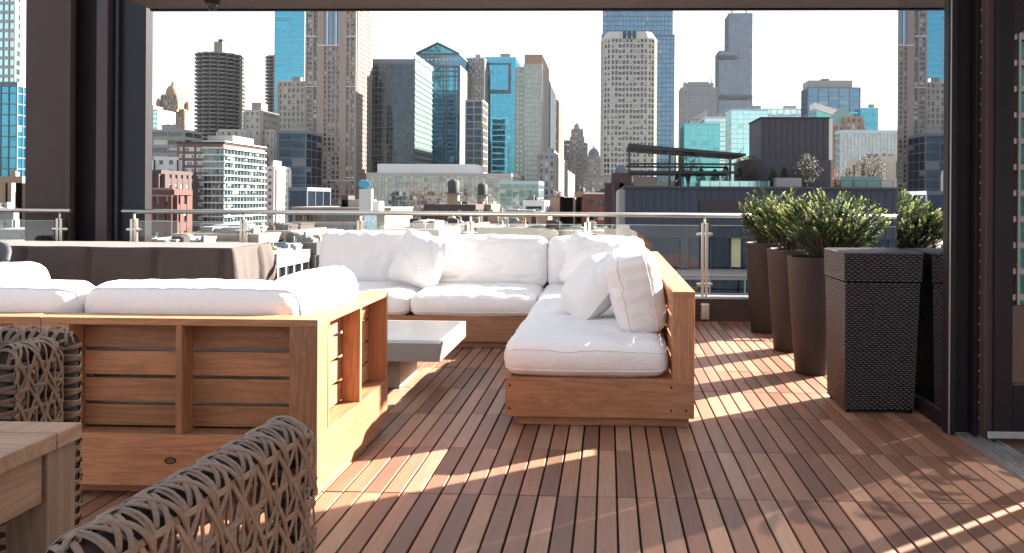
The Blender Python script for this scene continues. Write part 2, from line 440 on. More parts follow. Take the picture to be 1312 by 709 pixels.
cushion('throw_pillow', 'white pillow poking up behind the near sofa back at the left edge', (.6, .46, .2), (-3.12, 3.90, .72), (R(-60), 0, R(6)), box=False, seed=26, group=G4, n=22)

# ------------------------------------------------------------------ coffee table
ct = thing('coffee_table', 'low grey coffee table with thick slab top between the two sofas', 'coffee table', (-1.7, 5.3, 0))
def stone():
    t = NT('grey_slab'); co = t.coord(); n = t.noise(co, 6, 6, .7); n2 = t.noise(t.mapping(co, (2, 40, 2)), 1, 4)
    c = t.mix(n, (.19, .168, .152), (.33, .30, .275)); c = t.mix(t.math('MULTIPLY', n2, .4), c, (.34, .31, .285))
    t.pbr(c, t.math('MULTIPLY_ADD', n, .25, .22), 0, t.bump(n, .1, .003), .5); return t.m
mst = stone()
tp_ = MB().box(-2.30, -1.04, 4.83, 5.72, .222, .330).build('top', mst, ct, .004)
for q_ in ((-2.30, -2.272, 4.83, 5.72), (-1.068, -1.04, 4.83, 5.72), (-2.271, -1.069, 4.83, 4.858), (-2.271, -1.069, 5.692, 5.72)): MB().box(*q_, .3305, .338).build('rim', mst, tp_, .001)
MB().box(-2.270, -1.070, 4.860, 5.690, .3305, .3365).build('inlay', simple('slate_inlay', (.10, .098, .10), .3, 0, .3, 5, .08, 60), tp_)
MB().box(-2.05, -1.35, 5.05, 5.52, 0.001, .222).build('foot', mst, ct, .004)

# ------------------------------------------------------------------ railing
glass = NT('clear_glass')
fr = glass.n('ShaderNodeFresnel'); fr.inputs[0].default_value = 1.5
tr = glass.n('ShaderNodeBsdfTransparent'); tr.inputs[0].default_value = (.93, .965, .955, 1)
gl = glass.n('ShaderNodeBsdfGlossy'); gl.inputs['Roughness'].default_value = .015
mx = glass.n('ShaderNodeMixShader'); glass.l(glass.math('MULTIPLY', fr.outputs[0], 1.3), mx.inputs[0]); glass.l(tr.outputs[0], mx.inputs[1]); glass.l(gl.outputs[0], mx.inputs[2]); glass.l(mx.outputs[0], glass.out.inputs[0])
mglass = glass.m
edge = simple('glass_edge', (.35, .5, .47), .2)
YR = 8.06
def railing(label, xa, xb, posts, panels):
    r = thing('glass_railing', label, 'railing', ((xa + xb) / 2, YR, 0), 'glass railings round the terrace')
    MB().tube([(xa, YR, 1.08), (xb, YR, 1.08)], .024, 16).build('handrail', steel, r)
    for x in posts:
        p = MB().box(x - .034, x - .006, YR - .02, YR + .02, .0, 1.0).build('post', steel, r, .003)
        MB().box(x + .006, x + .034, YR - .02, YR + .02, .0, 1.0).build('post_bar', steel, p, .003)
        MB().tube([(x, YR, .97), (x, YR, 1.06)], .012, 8).build('stem', steel, p)
        MB().box(x - .048, x + .048, YR - .085, YR - .046, .01, .19).build('base_plate', steel, p, .038, 5)
        for z in (.885, .37):
            MB().box(x - .085, x + .085, YR - .018, YR + .018, z - .02, z + .02).build('clamp', steel, p, .017, 4)
    for x0, x1 in panels:
        g = MB().box(x0, x1, YR - .006, YR + .006, .255, .975).build('glass_panel', mglass, r)
        MB().box(x0, x1, YR - .007, YR + .007, .975, .979).build('panel_edge', edge, g)
    MB().box(xa, xb, YR - .045, YR + .1, 0.0, .225).build('kerb', brown_steel, r, .003)
    MB().box(xa, xb, YR - .055, YR + .11, .226, .25).build('kerb_cap', alu, r, .003)
    return r
px_posts = [at(p, 270, YR).x for p in (172, 312, 462, 603, 753, 903)]
xs = px_posts + [px_posts[-1] + 1.17]
railing('long glass and steel railing behind the L shaped sofa', at(157, 270, YR).x, 3.02, px_posts + [2.17], [(a_ + .06, b_ - .06) for a_, b_ in zip(xs[:-1], xs[1:])] + [(2.24, 2.96)])
lp = at(77, 270, YR).x
railing('short glass and steel railing left of the big column', -9.0, at(91, 270, YR).x, [lp, lp - 1.2, lp - 2.4], [(lp - 1.14, lp - .06), (lp - 2.34, lp - 1.26)])

# ------------------------------------------------------------------ steel column and canopy beam
cl = thing('steel_column', 'massive brown and navy steel column behind the covered table', 'column', (at(110, 300, 8.3).x, 8.3, 0))
xa, xb, xc, xd = at(33, 200, 8.2).x, at(93, 200, 8.2).x, at(153, 200, 8.2).x, at(187, 200, 8.2).x
MB().box(xa, xb, 8.19, 8.25, -.5, 4.6).build('flange_cover', brown_steel, cl, .004)
MB().box(xc, xd, 8.19, 8.203, -.5, 4.6).build('flange_plate', navy_steel, cl, .004)
MB().box(xb - .12, xc + .12, 8.32, 8.6, -.5, 4.6).build('web', dark_steel, cl, .003)
MB().box(xb - .02, xb + .025, 8.12, 8.19, -.1, 4.6).build('edge_strip', brown_steel, cl, .003)
MB().box(xb + .24, xb + .36, 8.22, 8.318, -.1, 4.6).build('inner_fin', simple('plum_steel', (.05, .032, .038), .45), cl, .004)
MB().box(xc - .01, xc + .02, 8.14, 8.188, -.1, 4.6).build('edge_strip', navy_steel, cl, .003)

soff = simple('soffit', (.14, .115, .108), .6, 0, .25, 2.2)
cb = thing('canopy_beam', 'long brown canopy beam running across the top of the view', 'canopy', (-1.5, 7.5, 3.13))
MB().box(xd + .3, 3.4, 7.15, 7.75, 3.135, 3.6).build('beam', soff, cb, .004)
MB().box(xd + .3, 3.4, 7.752, 7.80, 3.12, 3.62).build('fascia', dark_steel, cb, .003)
MB().box(xd + .3, 3.4, 7.10, 7.148, 3.12, 3.62).build('fascia', dark_steel, cb, .003)
p = at(272, 6, 7.3)
cm = thing('security_camera', 'small black dome camera hanging from the canopy beam', 'security camera', (p.x, 7.3, 3.0))
MB().lathe([(0.001, 3.135), (.07, 3.135), (.072, 3.09), (.055, 3.075)], p.x, 7.3, 24).build('housing', black, cm)
dm = MB(); dm.lathe([(.055 * math.cos(a_ * math.pi / 20), 3.07 - .065 * math.sin(a_ * math.pi / 20)) for a_ in range(0, 11)], p.x, 7.3, 24)
dm.build('dome', simple('smoked_dome', (.02, .02, .02), .08), cm)

# ------------------------------------------------------------------ covered table
def tablecloth():
    x0, x1, y0, y1, zt = -6.4, -3.32, 6.80, 7.58, .785
    per = []; n = 300
    L = 2 * (x1 - x0) + 2 * (y1 - y0)
    def pt(s):
        s %= L
        if s < x1 - x0: return Vector((x0 + s, y0, 0)), Vector((0, -1, 0))
        s -= x1 - x0
        if s < y1 - y0: return Vector((x1, y0 + s, 0)), Vector((1, 0, 0))
        s -= y1 - y0
        if s < x1 - x0: return Vector((x1 - s, y1, 0)), Vector((0, 1, 0))
        s -= x1 - x0; return Vector((x0, y1 - s, 0)), Vector((-1, 0, 0))
    mb = MB(); rings = []; n = 420; hs = [0, .006, .02, .05, .12, .22, .34, .46, .58, .70, .79]
    for dpt in hs:
        pts = []
        for i in range(n):
            s = L * i / n; p, nn = pt(s); p2, nn2 = pt(s + .06); p0, nn0 = pt(s - .06)
            no = (nn + nn2 + nn0).normalized()
            cor = min(abs(s - c) for c in (0, x1 - x0, x1 - x0 + y1 - y0, 2 * (x1 - x0) + y1 - y0, L))
            k = min(1, dpt / .25)
            ph = s * 2 * math.pi / .30 + .8 * noise.noise(Vector((s * 2, 3, 0)))
            fold = -.045 * max(0, math.cos(ph * .5)) ** 14 + .012 * noise.noise(Vector((s * 5, dpt * 3, 1)))
            if dpt < .3: fold *= 1
            flare = .11 * math.exp(-cor / .12) * (dpt / .79) ** .8 + .02 * dpt + .02 * k
            ripple = .035 * math.sin(s * 38 + 2) * math.exp(-cor / .22) * (dpt / .79)
            q = p + no * ((fold * min(1, dpt / .06)) + flare + ripple + min(dpt, .006)); q.z = zt - dpt + .001
            pts.append(q)
        rings.append(mb.add(pts))
    for a_ in range(len(hs) - 1):
        for i in range(n):
            j = (i + 1) % n; mb.face([rings[a_] + i, rings[a_ + 1] + i, rings[a_ + 1] + j, rings[a_] + j], None, 0, True)
    # top: inset rings toward the centre line with slight sag between folds
    gx, gy = 40, 10; g0 = None; ids = {}
    for i in range(gx + 1):
        for j in range(gy + 1):
            x = x0 + (x1 - x0) * i / gx; y_ = y0 + (y1 - y0) * j / gy
            ids[i, j] = mb.add([(x, y_, zt + .004 + .005 * noise.noise(Vector((x * 3, y_ * 3, 5))))])
    for i in range(gx):
        for j in range(gy): mb.face([ids[i, j], ids[i + 1, j], ids[i + 1, j + 1], ids[i, j + 1]], None, 0, True)
    o = mb.build('tablecloth', taupe_cloth, smooth=True); tag(o, 'taupe cloth draped over a long table in front of the column', 'tablecloth'); return o
tablecloth()
tb = thing('buffet_table', 'long table hidden under the taupe cloth', 'table', (-4.8, 7.2, 0))
MB().box(-6.36, -3.34, 6.84, 7.54, .75, .782).build('top', old_x, tb)
for x in (-6.3, -3.42):
    for y_ in (6.92, 7.46): MB().box(x, x + .05, y_ - .025, y_ + .025, 0.001, .75).build('leg', black, tb)

# ------------------------------------------------------------------ tapered pots with boxwood
pot_m = simple('brown_resin', (.037, .029, .028), .6, 0, .2, 2, .12, 120, .25)
soil = simple('soil', (.05, .035, .025), .9, 0, .4, 30, .6, 60)
def pot(x, y_, hgt, label):
    p = thing('plant_pot', label, 'plant pot', (x, y_, 0), 'tall brown pots with boxwood bushes')
    mb = MB(); mb.lathe([(0.001, 0.001), (.112, .001), (.116, .01), (.14, .3), (.163, .62), (.176, hgt - .012), (.180, hgt), (.172, hgt + .002), (.164, hgt - .01), (.158, hgt - .06)], x, y_, 48)
    mb.build('pot_body', pot_m, p)
    MB().lathe([(.16, hgt - .05), (.08, hgt - .035), (0.001, hgt - .03)], x, y_, 24).build('soil', soil, p)
def leaf_mat(name, dark, light, tip):
    t = NT(name); a_ = t.n('ShaderNodeAttribute', attribute_name='tone'); f = a_.outputs['Fac']
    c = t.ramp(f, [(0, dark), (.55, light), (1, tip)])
    p = t.pbr(c, .62, 0, None, .22)
    trn = t.n('ShaderNodeBsdfTranslucent'); t.l(c, trn.inputs[0])
    mx = t.n('ShaderNodeMixShader'); mx.inputs[0].default_value = .3
    t.l(p.outputs[0], mx.inputs[1]); t.l(trn.outputs[0], mx.inputs[2]); t.l(mx.outputs[0], t.out.inputs[0]); return t.m
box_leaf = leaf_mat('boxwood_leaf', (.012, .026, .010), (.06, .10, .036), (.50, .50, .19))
bark = simple('bark', (.09, .06, .04), .85, 0, .3, 20, .5, 60)
def bush(x, y_, z0, rx, hgt, seed, label, nsprig=460):
    rnd = random.Random(seed)
    b_ = thing('boxwood_bush', label, 'bush', (x, y_, z0), 'boxwood bushes in tall pots')
    lm, st = MB(), MB(); tones = []
    for s in range(nsprig):
        th = rnd.uniform(0, 2 * math.pi); rr_ = rx * math.sqrt(rnd.random()); hh = hgt * (.25 + .75 * rnd.random() ** .7)
        prof = .55 + .55 * math.sin(min(1, hh / hgt) * 2.2)
        lim = 1 + .34 * noise.noise(Vector((math.cos(th) * 2 + seed, math.sin(th) * 2, hh * 5)))
        top = Vector((x + math.cos(th) * rr_ * prof * lim * 1.05, y_ + math.sin(th) * rr_ * prof * lim * 1.05, z0 + hh * (1 - .30 * (rr_ / rx) ** 2) * lim))
        bot = Vector((x + math.cos(th) * rr_ * .35, y_ + math.sin(th) * rr_ * .35, z0 + max(0, hh - .3) * .5))
        d = (top - bot).normalized() ; d = (d + Vector((math.cos(th) * .5 + rnd.uniform(-.5, .5), math.sin(th) * .5 + rnd.uniform(-.5, .5), .25))).normalized()
        ln = rnd.uniform(.06, .11); b0 = top - d * ln
        if s % 3 == 0: st.tube([bot, (bot + b0) * .5 + Vector((rnd.uniform(-.01, .01),) * 3), b0, top], [.004, .003, .002, .001], 4, False)
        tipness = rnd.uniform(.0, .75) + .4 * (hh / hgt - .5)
        nl = 17
        for k in range(nl):
            f = k / (nl - 1); c = b0 + d * ln * f
            an = k * 2.4 + s; side = Vector((math.cos(an), math.sin(an), 0)); side = (side - d * side.dot(d)).normalized()
            ld = (side * (1.15 - .75 * f) + d * (.5 + .6 * f)).normalized()
            L_ = rnd.uniform(.016, .025) * (1.1 - .3 * f); w_ = L_ * .36
            nrm = ld.cross(d).normalized() if ld.cross(d).length > .01 else Vector((1, 0, 0))
            upn = nrm.cross(ld).normalized()
            n0 = lm.add([c, c + ld * L_ * .45 + nrm * w_ + upn * .002, c + ld * L_, c + ld * L_ * .45 - nrm * w_ + upn * .002])
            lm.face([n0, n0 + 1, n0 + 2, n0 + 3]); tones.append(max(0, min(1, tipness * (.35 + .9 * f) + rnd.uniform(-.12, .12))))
    o = lm.build('foliage', box_leaf, b_)
    a_ = o.data.attributes.new('tone', 'FLOAT', 'FACE'); a_.data.foreach_set('value', tones)
    st.build('stems', bark, b_)
pots = [(1.475, 7.42), (1.50, 6.53), (1.475, 5.68)]
names = [('farthest', 'beside the railing'), ('middle', 'between two others'), ('nearest', 'behind the wicker box')]
for (x, y_), (a_, c_) in zip(pots, names):
    pot(x, y_, .84, '%s tall tapered brown pot %s' % (a_, c_))
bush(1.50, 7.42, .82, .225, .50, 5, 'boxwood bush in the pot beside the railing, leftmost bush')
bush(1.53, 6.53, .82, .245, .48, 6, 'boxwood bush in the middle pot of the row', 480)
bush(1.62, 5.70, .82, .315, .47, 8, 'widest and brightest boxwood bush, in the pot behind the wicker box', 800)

# ------------------------------------------------------------------ wicker bin
def wicker_mat():
    t = NT('dark_wicker')
    t.pbr(t.mix(t.noise(t.coord(), 30, 3), (.010, .006, .008), (.034, .022, .025)), .33, 0, None, .6); return t.m
wk = wicker_mat()
def wicker_box():
    x0, x1, y0, y1 = 1.40, 1.795, 4.63, 5.0
    root = thing('wicker_bin', 'tall dark woven wicker box with a lid, beside the glass wall', 'wicker bin', (1.6, 4.8, 0))
    def panel_weave(mb, P00, P10, P01, P11, cols, rows):
        """vertical stakes with strands passing over and under"""
        P00, P10, P01, P11 = map(Vector, (P00, P10, P01, P11))
        def S(u, v): return (P00 * (1 - u) + P10 * u) * (1 - v) + (P01 * (1 - u) + P11 * u) * v
        nrm = (P10 - P00).cross(P01 - P00).normalized()
        sub = 4
        for r_ in range(rows):
            v0, v1 = (r_ + .06) / rows, (r_ + .94) / rows; vm = (v0 + v1) / 2; pr = None
            for k in range(cols * sub + 1):
                u = k / (cols * sub); ph = math.pi * (k / sub + (r_ % 2))
                off = nrm * (.0042 * math.sin(ph) + .002)
                i0 = mb.add([S(u, v0) + off - nrm * .002, S(u, vm) + off + nrm * .0018, S(u, v1) + off - nrm * .002])
                if pr is not None:
                    mb.face([pr, i0, i0 + 1, pr + 1], None, 0, True); mb.face([pr + 1, i0 + 1, i0 + 2, pr + 2], None, 0, True)
                pr = i0
    t = .03; zt, zs = .94, .765
    def ring(z):      # tapered outline at height z
        f = z / zt
        return (x0 - .012 * f, x1 + .03 * f, y0 - .03 * f, y1 + .02 * f)
    def solid(z0, z1, ins, name):
        a_, b_ = ring(z0), ring(z1); mb = MB()
        n0 = mb.add([(a_[0] + ins, a_[2] + ins, z0), (a_[1] - ins, a_[2] + ins, z0), (a_[1] - ins, a_[3] - ins, z0), (a_[0] + ins, a_[3] - ins, z0),
                     (b_[0] + ins, b_[2] + ins, z1), (b_[1] - ins, b_[2] + ins, z1), (b_[1] - ins, b_[3] - ins, z1), (b_[0] + ins, b_[3] - ins, z1)])
        for q in ((0, 3, 2, 1), (4, 5, 6, 7), (0, 1, 5, 4), (1, 2, 6, 5), (2, 3, 7, 6), (3, 0, 4, 7)): mb.face([n0 + k for k in q])
        return mb
    for nm, z0, z1, ex in (('body', .02, zs, 0), ('lid', zs + .008, zt, .006)):
        core = solid(z0, z1, .006 - ex, nm).build(nm, black, root)
        a_, b_ = ring(z0), ring(z1); e = ex
        c = lambda q, i, z: {0: (q[0] - e, q[2] - e, z), 1: (q[1] + e, q[2] - e, z), 2: (q[1] + e, q[3] + e, z), 3: (q[0] - e, q[3] + e, z)}[i]
        mb = MB(); rows = int((z1 - z0) / .0125)
        for i, cols in ((0, 24), (1, 22), (2, 24), (3, 22)):
            j = (i + 1) % 4; panel_weave(mb, c(a_, i, z0), c(a_, j, z0), c(b_, i, z1), c(b_, j, z1), cols, rows)
        mb.build('weave', wk, core)
        if nm == 'lid':
            mb = MB(); panel_weave(mb, c(b_, 0, z1), c(b_, 1, z1), c(b_, 3, z1), c(b_, 2, z1), 24, 28); mb.build('top_weave', wk, core)
    for x, y_ in ((x0 + .02, y0 + .02), (x1 - .02, y0 + .02), (x0 + .02, y1 - .02), (x1 - .02, y1 - .02)):
        MB().tube([(x, y_, 0.001), (x, y_, .022)], .012, 8).build('foot', black, root)
wicker_box()

# ------------------------------------------------------------------ glass pavilion on the right
tg = NT('coated_glass')
fr = tg.n('ShaderNodeFresnel'); fr.inputs[0].default_value = 1.5
tr = tg.n('ShaderNodeBsdfTransparent'); tr.inputs[0].default_value = (.16, .15, .15, 1)
gl = tg.n('ShaderNodeBsdfGlossy'); gl.inputs['Roughness'].default_value = .01; gl.inputs['Color'].default_value = (.72, .74, .78, 1)
mx = tg.n('ShaderNodeMixShader'); tg.l(tg.math('MULTIPLY_ADD', fr.outputs[0], 1.15, .10), mx.inputs[0]); tg.l(tr.outputs[0], mx.inputs[1]); tg.l(gl.outputs[0], mx.inputs[2]); tg.l(mx.outputs[0], tg.out.inputs[0])
mtg = tg.m
XW = 1.835
pav = thing('glass_pavilion', 'dark framed glass pavilion along the right side of the terrace', 'pavilion', (2.6, 4.7, 0))
def pane(x0, x1, y0, y1, z0=.09, z1=3.05, par=None, nm='glass_pane'):
    n0 = MB(); dx, dy = x1 - x0, y1 - y0
    k = n0.add([(x0, y0, z0), (x1, y1, z0), (x1, y1, z1), (x0, y0, z1)]); n0.face([k, k + 1, k + 2, k + 3]); return n0.build(nm, mtg, par or pav)
pane(XW + .02, XW + .02, 4.34, 5.08)
MB().box(XW, XW + .05, 4.33, 5.09, 0.002, .088).build('sill', dark_steel, pav, .003)
pane(XW + .021, 3.4, 5.081, 5.10)
MB().box(XW + .052, 3.4, 5.07, 5.13, 0.002, .6).build('rear_plinth', dark_steel, pav, .003)
MB().box(2.55, 2.72, 5.132, 5.20, .0, 3.05).build('mullion', dark_steel, pav, .003)
MB().box(3.402, 3.5, 5.07, 5.15, 0.002, 3.05).build('mullion', dark_steel, pav, .003)
MB().box(XW - .02, 4.6, 4.0, 5.15, 3.13, 3.6).build('roof', soff, pav, .004)
MB().box(XW - .02, 4.6, -1.2, 3.998, 3.13, 3.6).build('roof', soff, pav, .004)
MB().box(XW - .01, 4.55, 3.98, 5.14, 3.052, 3.128).build('header', dark_steel, pav, .003)
MB().box(XW, XW + .08, -1.2, 3.978, 3.052, 3.128).build('header', dark_steel, pav, .003)

pc = thing('steel_post', 'dark steel post with a row of bolts at the corner of the pavilion', 'post', (2.0, 4.25, 0))
x_ = lambda p_, Y_: at(p_, 300, Y_).x
MB().box(x_(1212, 4.26), x_(1220, 4.26), 4.24, 4.30, 0.001, 3.05).build('edge_trim', dark_steel, pc, .002)
MB().box(x_(1217, 4.23), x_(1219.5, 4.23), 4.225, 4.239, 0.001, 3.05).build('bright_bead', alu, pc)
MB().box(x_(1220, 4.26) + .001, x_(1247, 4.26), 4.27, 4.325, 0.001, 3.05).build('channel', dark_steel, pc, .002)
MB().box(x_(1221, 4.2), x_(1228, 4.2), 4.22, 4.268, 0.001, 3.05).build('channel_lip', dark_steel, pc, .002)
MB().box(x_(1247, 4.22) + .001, x_(1264, 4.22), 4.20, 4.33, 0.001, 3.05).build('bolted_plate', dark_steel, pc, .002)
MB().box(x_(1262, 4.14), x_(1276, 4.14), 4.13, 4.198, 0.001, 3.05).build('cover_plate', brown_steel, pc, .003)
bx0 = MB().tube([(0, 0, 0), (0, -.012, 0)], .0065, 8)
bo = bx0.build('bolt', steel, pc, loc=(0, 0, 0)); bo.location = Vector((x_(1256, 4.2), 4.1995, .1)) - pc.location
for k in range(1, 36):
    c = bo.copy(); col.objects.link(c); c.parent = pc; c.location = bo.location + Vector((0, 0, .083 * k))
for k in range(0, 36, 1):
    pass
dr = thing('sliding_door', 'dark framed glass door standing open beside the bolted post', 'door', (2.5, 4.1, 0))
xd0 = x_(1276, 4.1)
def leafdoor(root, x0, x1, Y_, fw_=.09):
    MB().box(x0, x0 + fw_, Y_, Y_ + .05, .045, 3.0).build('stile', dark_steel, root, .003)
    MB().box(x1 - fw_, x1, Y_, Y_ + .05, .045, 3.0).build('stile', dark_steel, root, .003)
    MB().box(x0 + fw_ + .001, x1 - fw_ - .001, Y_, Y_ + .05, .047, .30).build('bottom_rail', dark_steel, root, .003)
    MB().box(x0 + fw_ + .001, x1 - fw_ - .001, Y_, Y_ + .05, 2.9, 3.0).build('top_rail', dark_steel, root, .003)
    k = MB(); n0 = k.add([(x0 + fw_, Y_ + .025, .3), (x1 - fw_, Y_ + .025, .3), (x1 - fw_, Y_ + .025, 2.9), (x0 + fw_, Y_ + .025, 2.9)]); k.face([n0, n0 + 1, n0 + 2, n0 + 3]); k.build('glass_pane', mtg, root)
    MB().box(x0 - .04, x1, Y_ - .012, Y_ - .002, .025, .06).build('kick_strip', alu, root, .002)
leafdoor(dr, xd0, 2.93, 4.10)
dr2 = thing('sliding_door', 'unseen second glass door leaf, added beside a gap that lets a sun streak in', 'door', (3.2, 4.1, 0)); leafdoor(dr2, 3.05, 3.40, 4.10, .06)  # leaf added out of view; the gaps beside it shape the sun streaks
dr3 = thing('added_sun_screen', 'unseen dark screen added right of the doors to block sun', 'screen', (5, 4.1, 0))
MB().box(3.78, 4.6, 4.1, 4.16, 0.002, 3.05).build('panel', dark_steel, dr3); MB().box(3.74, 3.779, 4.08, 4.18, 0.002, 3.05).build('frame', dark_steel, dr3)  # added screen, narrows the sunlight that reaches the near deck
tk = thing('door_track', 'silver sliding door track set flush in the deck at right', 'door track', (1.95, 2.5, 0))
MB().box(1.864, 2.04, -1.2, 4.23, -.03, -.004).build('track_bed', alu, tk)
for x in (1.868, 1.905, 1.925, 1.965, 1.985, 2.028): MB().box(x, x + .008, -1.2, 4.23, -.004, .009).build('rib', alu, tk, .001)
fl = MB(); 
for k in range(34):
    fl.box(2.042 + k * .13, 2.042 + k * .13 + .127, -1.2, 5.06, -.03, -.002)
fl.build('inner_floor', wood('inner_floor_wood', (.12, .06, .045), 'y', .3, .3)); tag(bpy.data.objects['inner_floor'], kind='structure')

# leafy plant added inside the door in place of leaves reflected in its glass
lf = leaf_mat('plant_leaf', (.03, .09, .03), (.06, .2, .06), (.12, .3, .1))
pl = thing('potted_plant', 'leafy green plant added behind the door glass, standing in for reflected leaves', 'plant', (2.75, 4.65, 0))
MB().lathe([(0.001, .001), (.15, .001), (.19, .45), (.17, .45), (.16, .40), (0.001, .40)], 2.75, 4.65, 28).build('pot', pot_m, pl)
mb = MB(); sm_ = MB(); rnd = random.Random(3); tn = []
for k in range(70):
    th = rnd.uniform(0, 6.28); hh = rnd.uniform(.6, 1.45); r_ = rnd.uniform(.05, .30)
    b0 = Vector((2.75, 4.65, .4)); c = Vector((2.75 + r_ * math.cos(th), 4.65 + r_ * math.sin(th), hh))
    if k % 3 == 0: sm_.tube([b0, c], [.006, .003], 5, False)
    d = Vector((math.cos(th), math.sin(th), rnd.uniform(-.2, .9))).normalized(); s_ = d.cross(Vector((0, 0, 1))).normalized(); L_ = rnd.uniform(.14, .24)
    pts = []
    for q in range(7):
        f = q / 6; w_ = .035 * math.sin(math.pi * min(1, f * .93 + .05)); cc = c + d * L_ * f - Vector((0, 0, .09 * f * f))
        pts += [cc + s_ * w_, cc, cc - s_ * w_]
    n0 = mb.add(pts)
    for q in range(6):
        for e in (0, 1): mb.face([n0 + q * 3 + e, n0 + q * 3 + e + 1, n0 + q * 3 + e + 4, n0 + q * 3 + e + 3], None, 0, True); tn.append(rnd.random())
o = mb.build('leaves', lf, pl); at0 = o.data.attributes.new('tone', 'FLOAT', 'FACE'); at0.data.foreach_set('value', tn)
sm_.build('stems', bark, pl)

# ------------------------------------------------------------------ dining table and woven chairs in the foreground
dt = thing('dining_table', 'weathered teak dining table corner at the lower left', 'table', (-2.0, 1.2, 0))
MB().box(-3.0, -1.152, .3, 1.60, .715, .75).build('top', old_x, dt, .003)
MB().box(-3.0, -1.152, 1.602, 1.68, .715, .75).build('end_board', old_y, dt, .003)
for (x, y_) in ((-1.25, 1.585), (-2.95, 1.585), (-1.25, .35), (-2.95, .35)):
    MB().box(x, x + .088, y_, y_ + .088, 0.001, .714).build('leg', old_z, dt, .003)
MB().box(-1.20, -1.17, .44, 1.583, .61, .714).build('apron', old_y, dt, .002)
MB().box(-2.86, -1.252, 1.61, 1.64, .61, .714).build('apron', old_x, dt, .002)

rope = NT('woven_rope'); co = rope.coord()
n_ = rope.noise(co, 16, 4, .6); n2 = rope.noise(rope.mapping(co, (60, 60, 60)), 2, 3)
c_ = rope.mix(n_, (.066, .036, .023), (.175, .105, .070)); c_ = rope.mix(rope.math('MULTIPLY', n2, .35), c_, (.25, .185, .145))
rope.pbr(c_, .42, 0, rope.bump(n2, .35, .002), .35)
rope_m = rope.m
def ribbon(mb, pts, nrms, w, t):
    pr = None; pts = [Vector(p) for p in pts]
    for i, p in enumerate(pts):
        d = (pts[min(i + 1, len(pts) - 1)] - pts[max(i - 1, 0)]).normalized(); n = nrms[i]; s = d.cross(n).normalized()
        k = mb.add([p + s * w, p + s * w * .6 + n * t, p - s * w * .6 + n * t, p - s * w, p - n * t * .6])
        if pr is not None:
            for e in range(5): mb.face([pr + e, pr + (e + 1) % 5, k + (e + 1) % 5, k + e], None, 0, False)
        pr = k
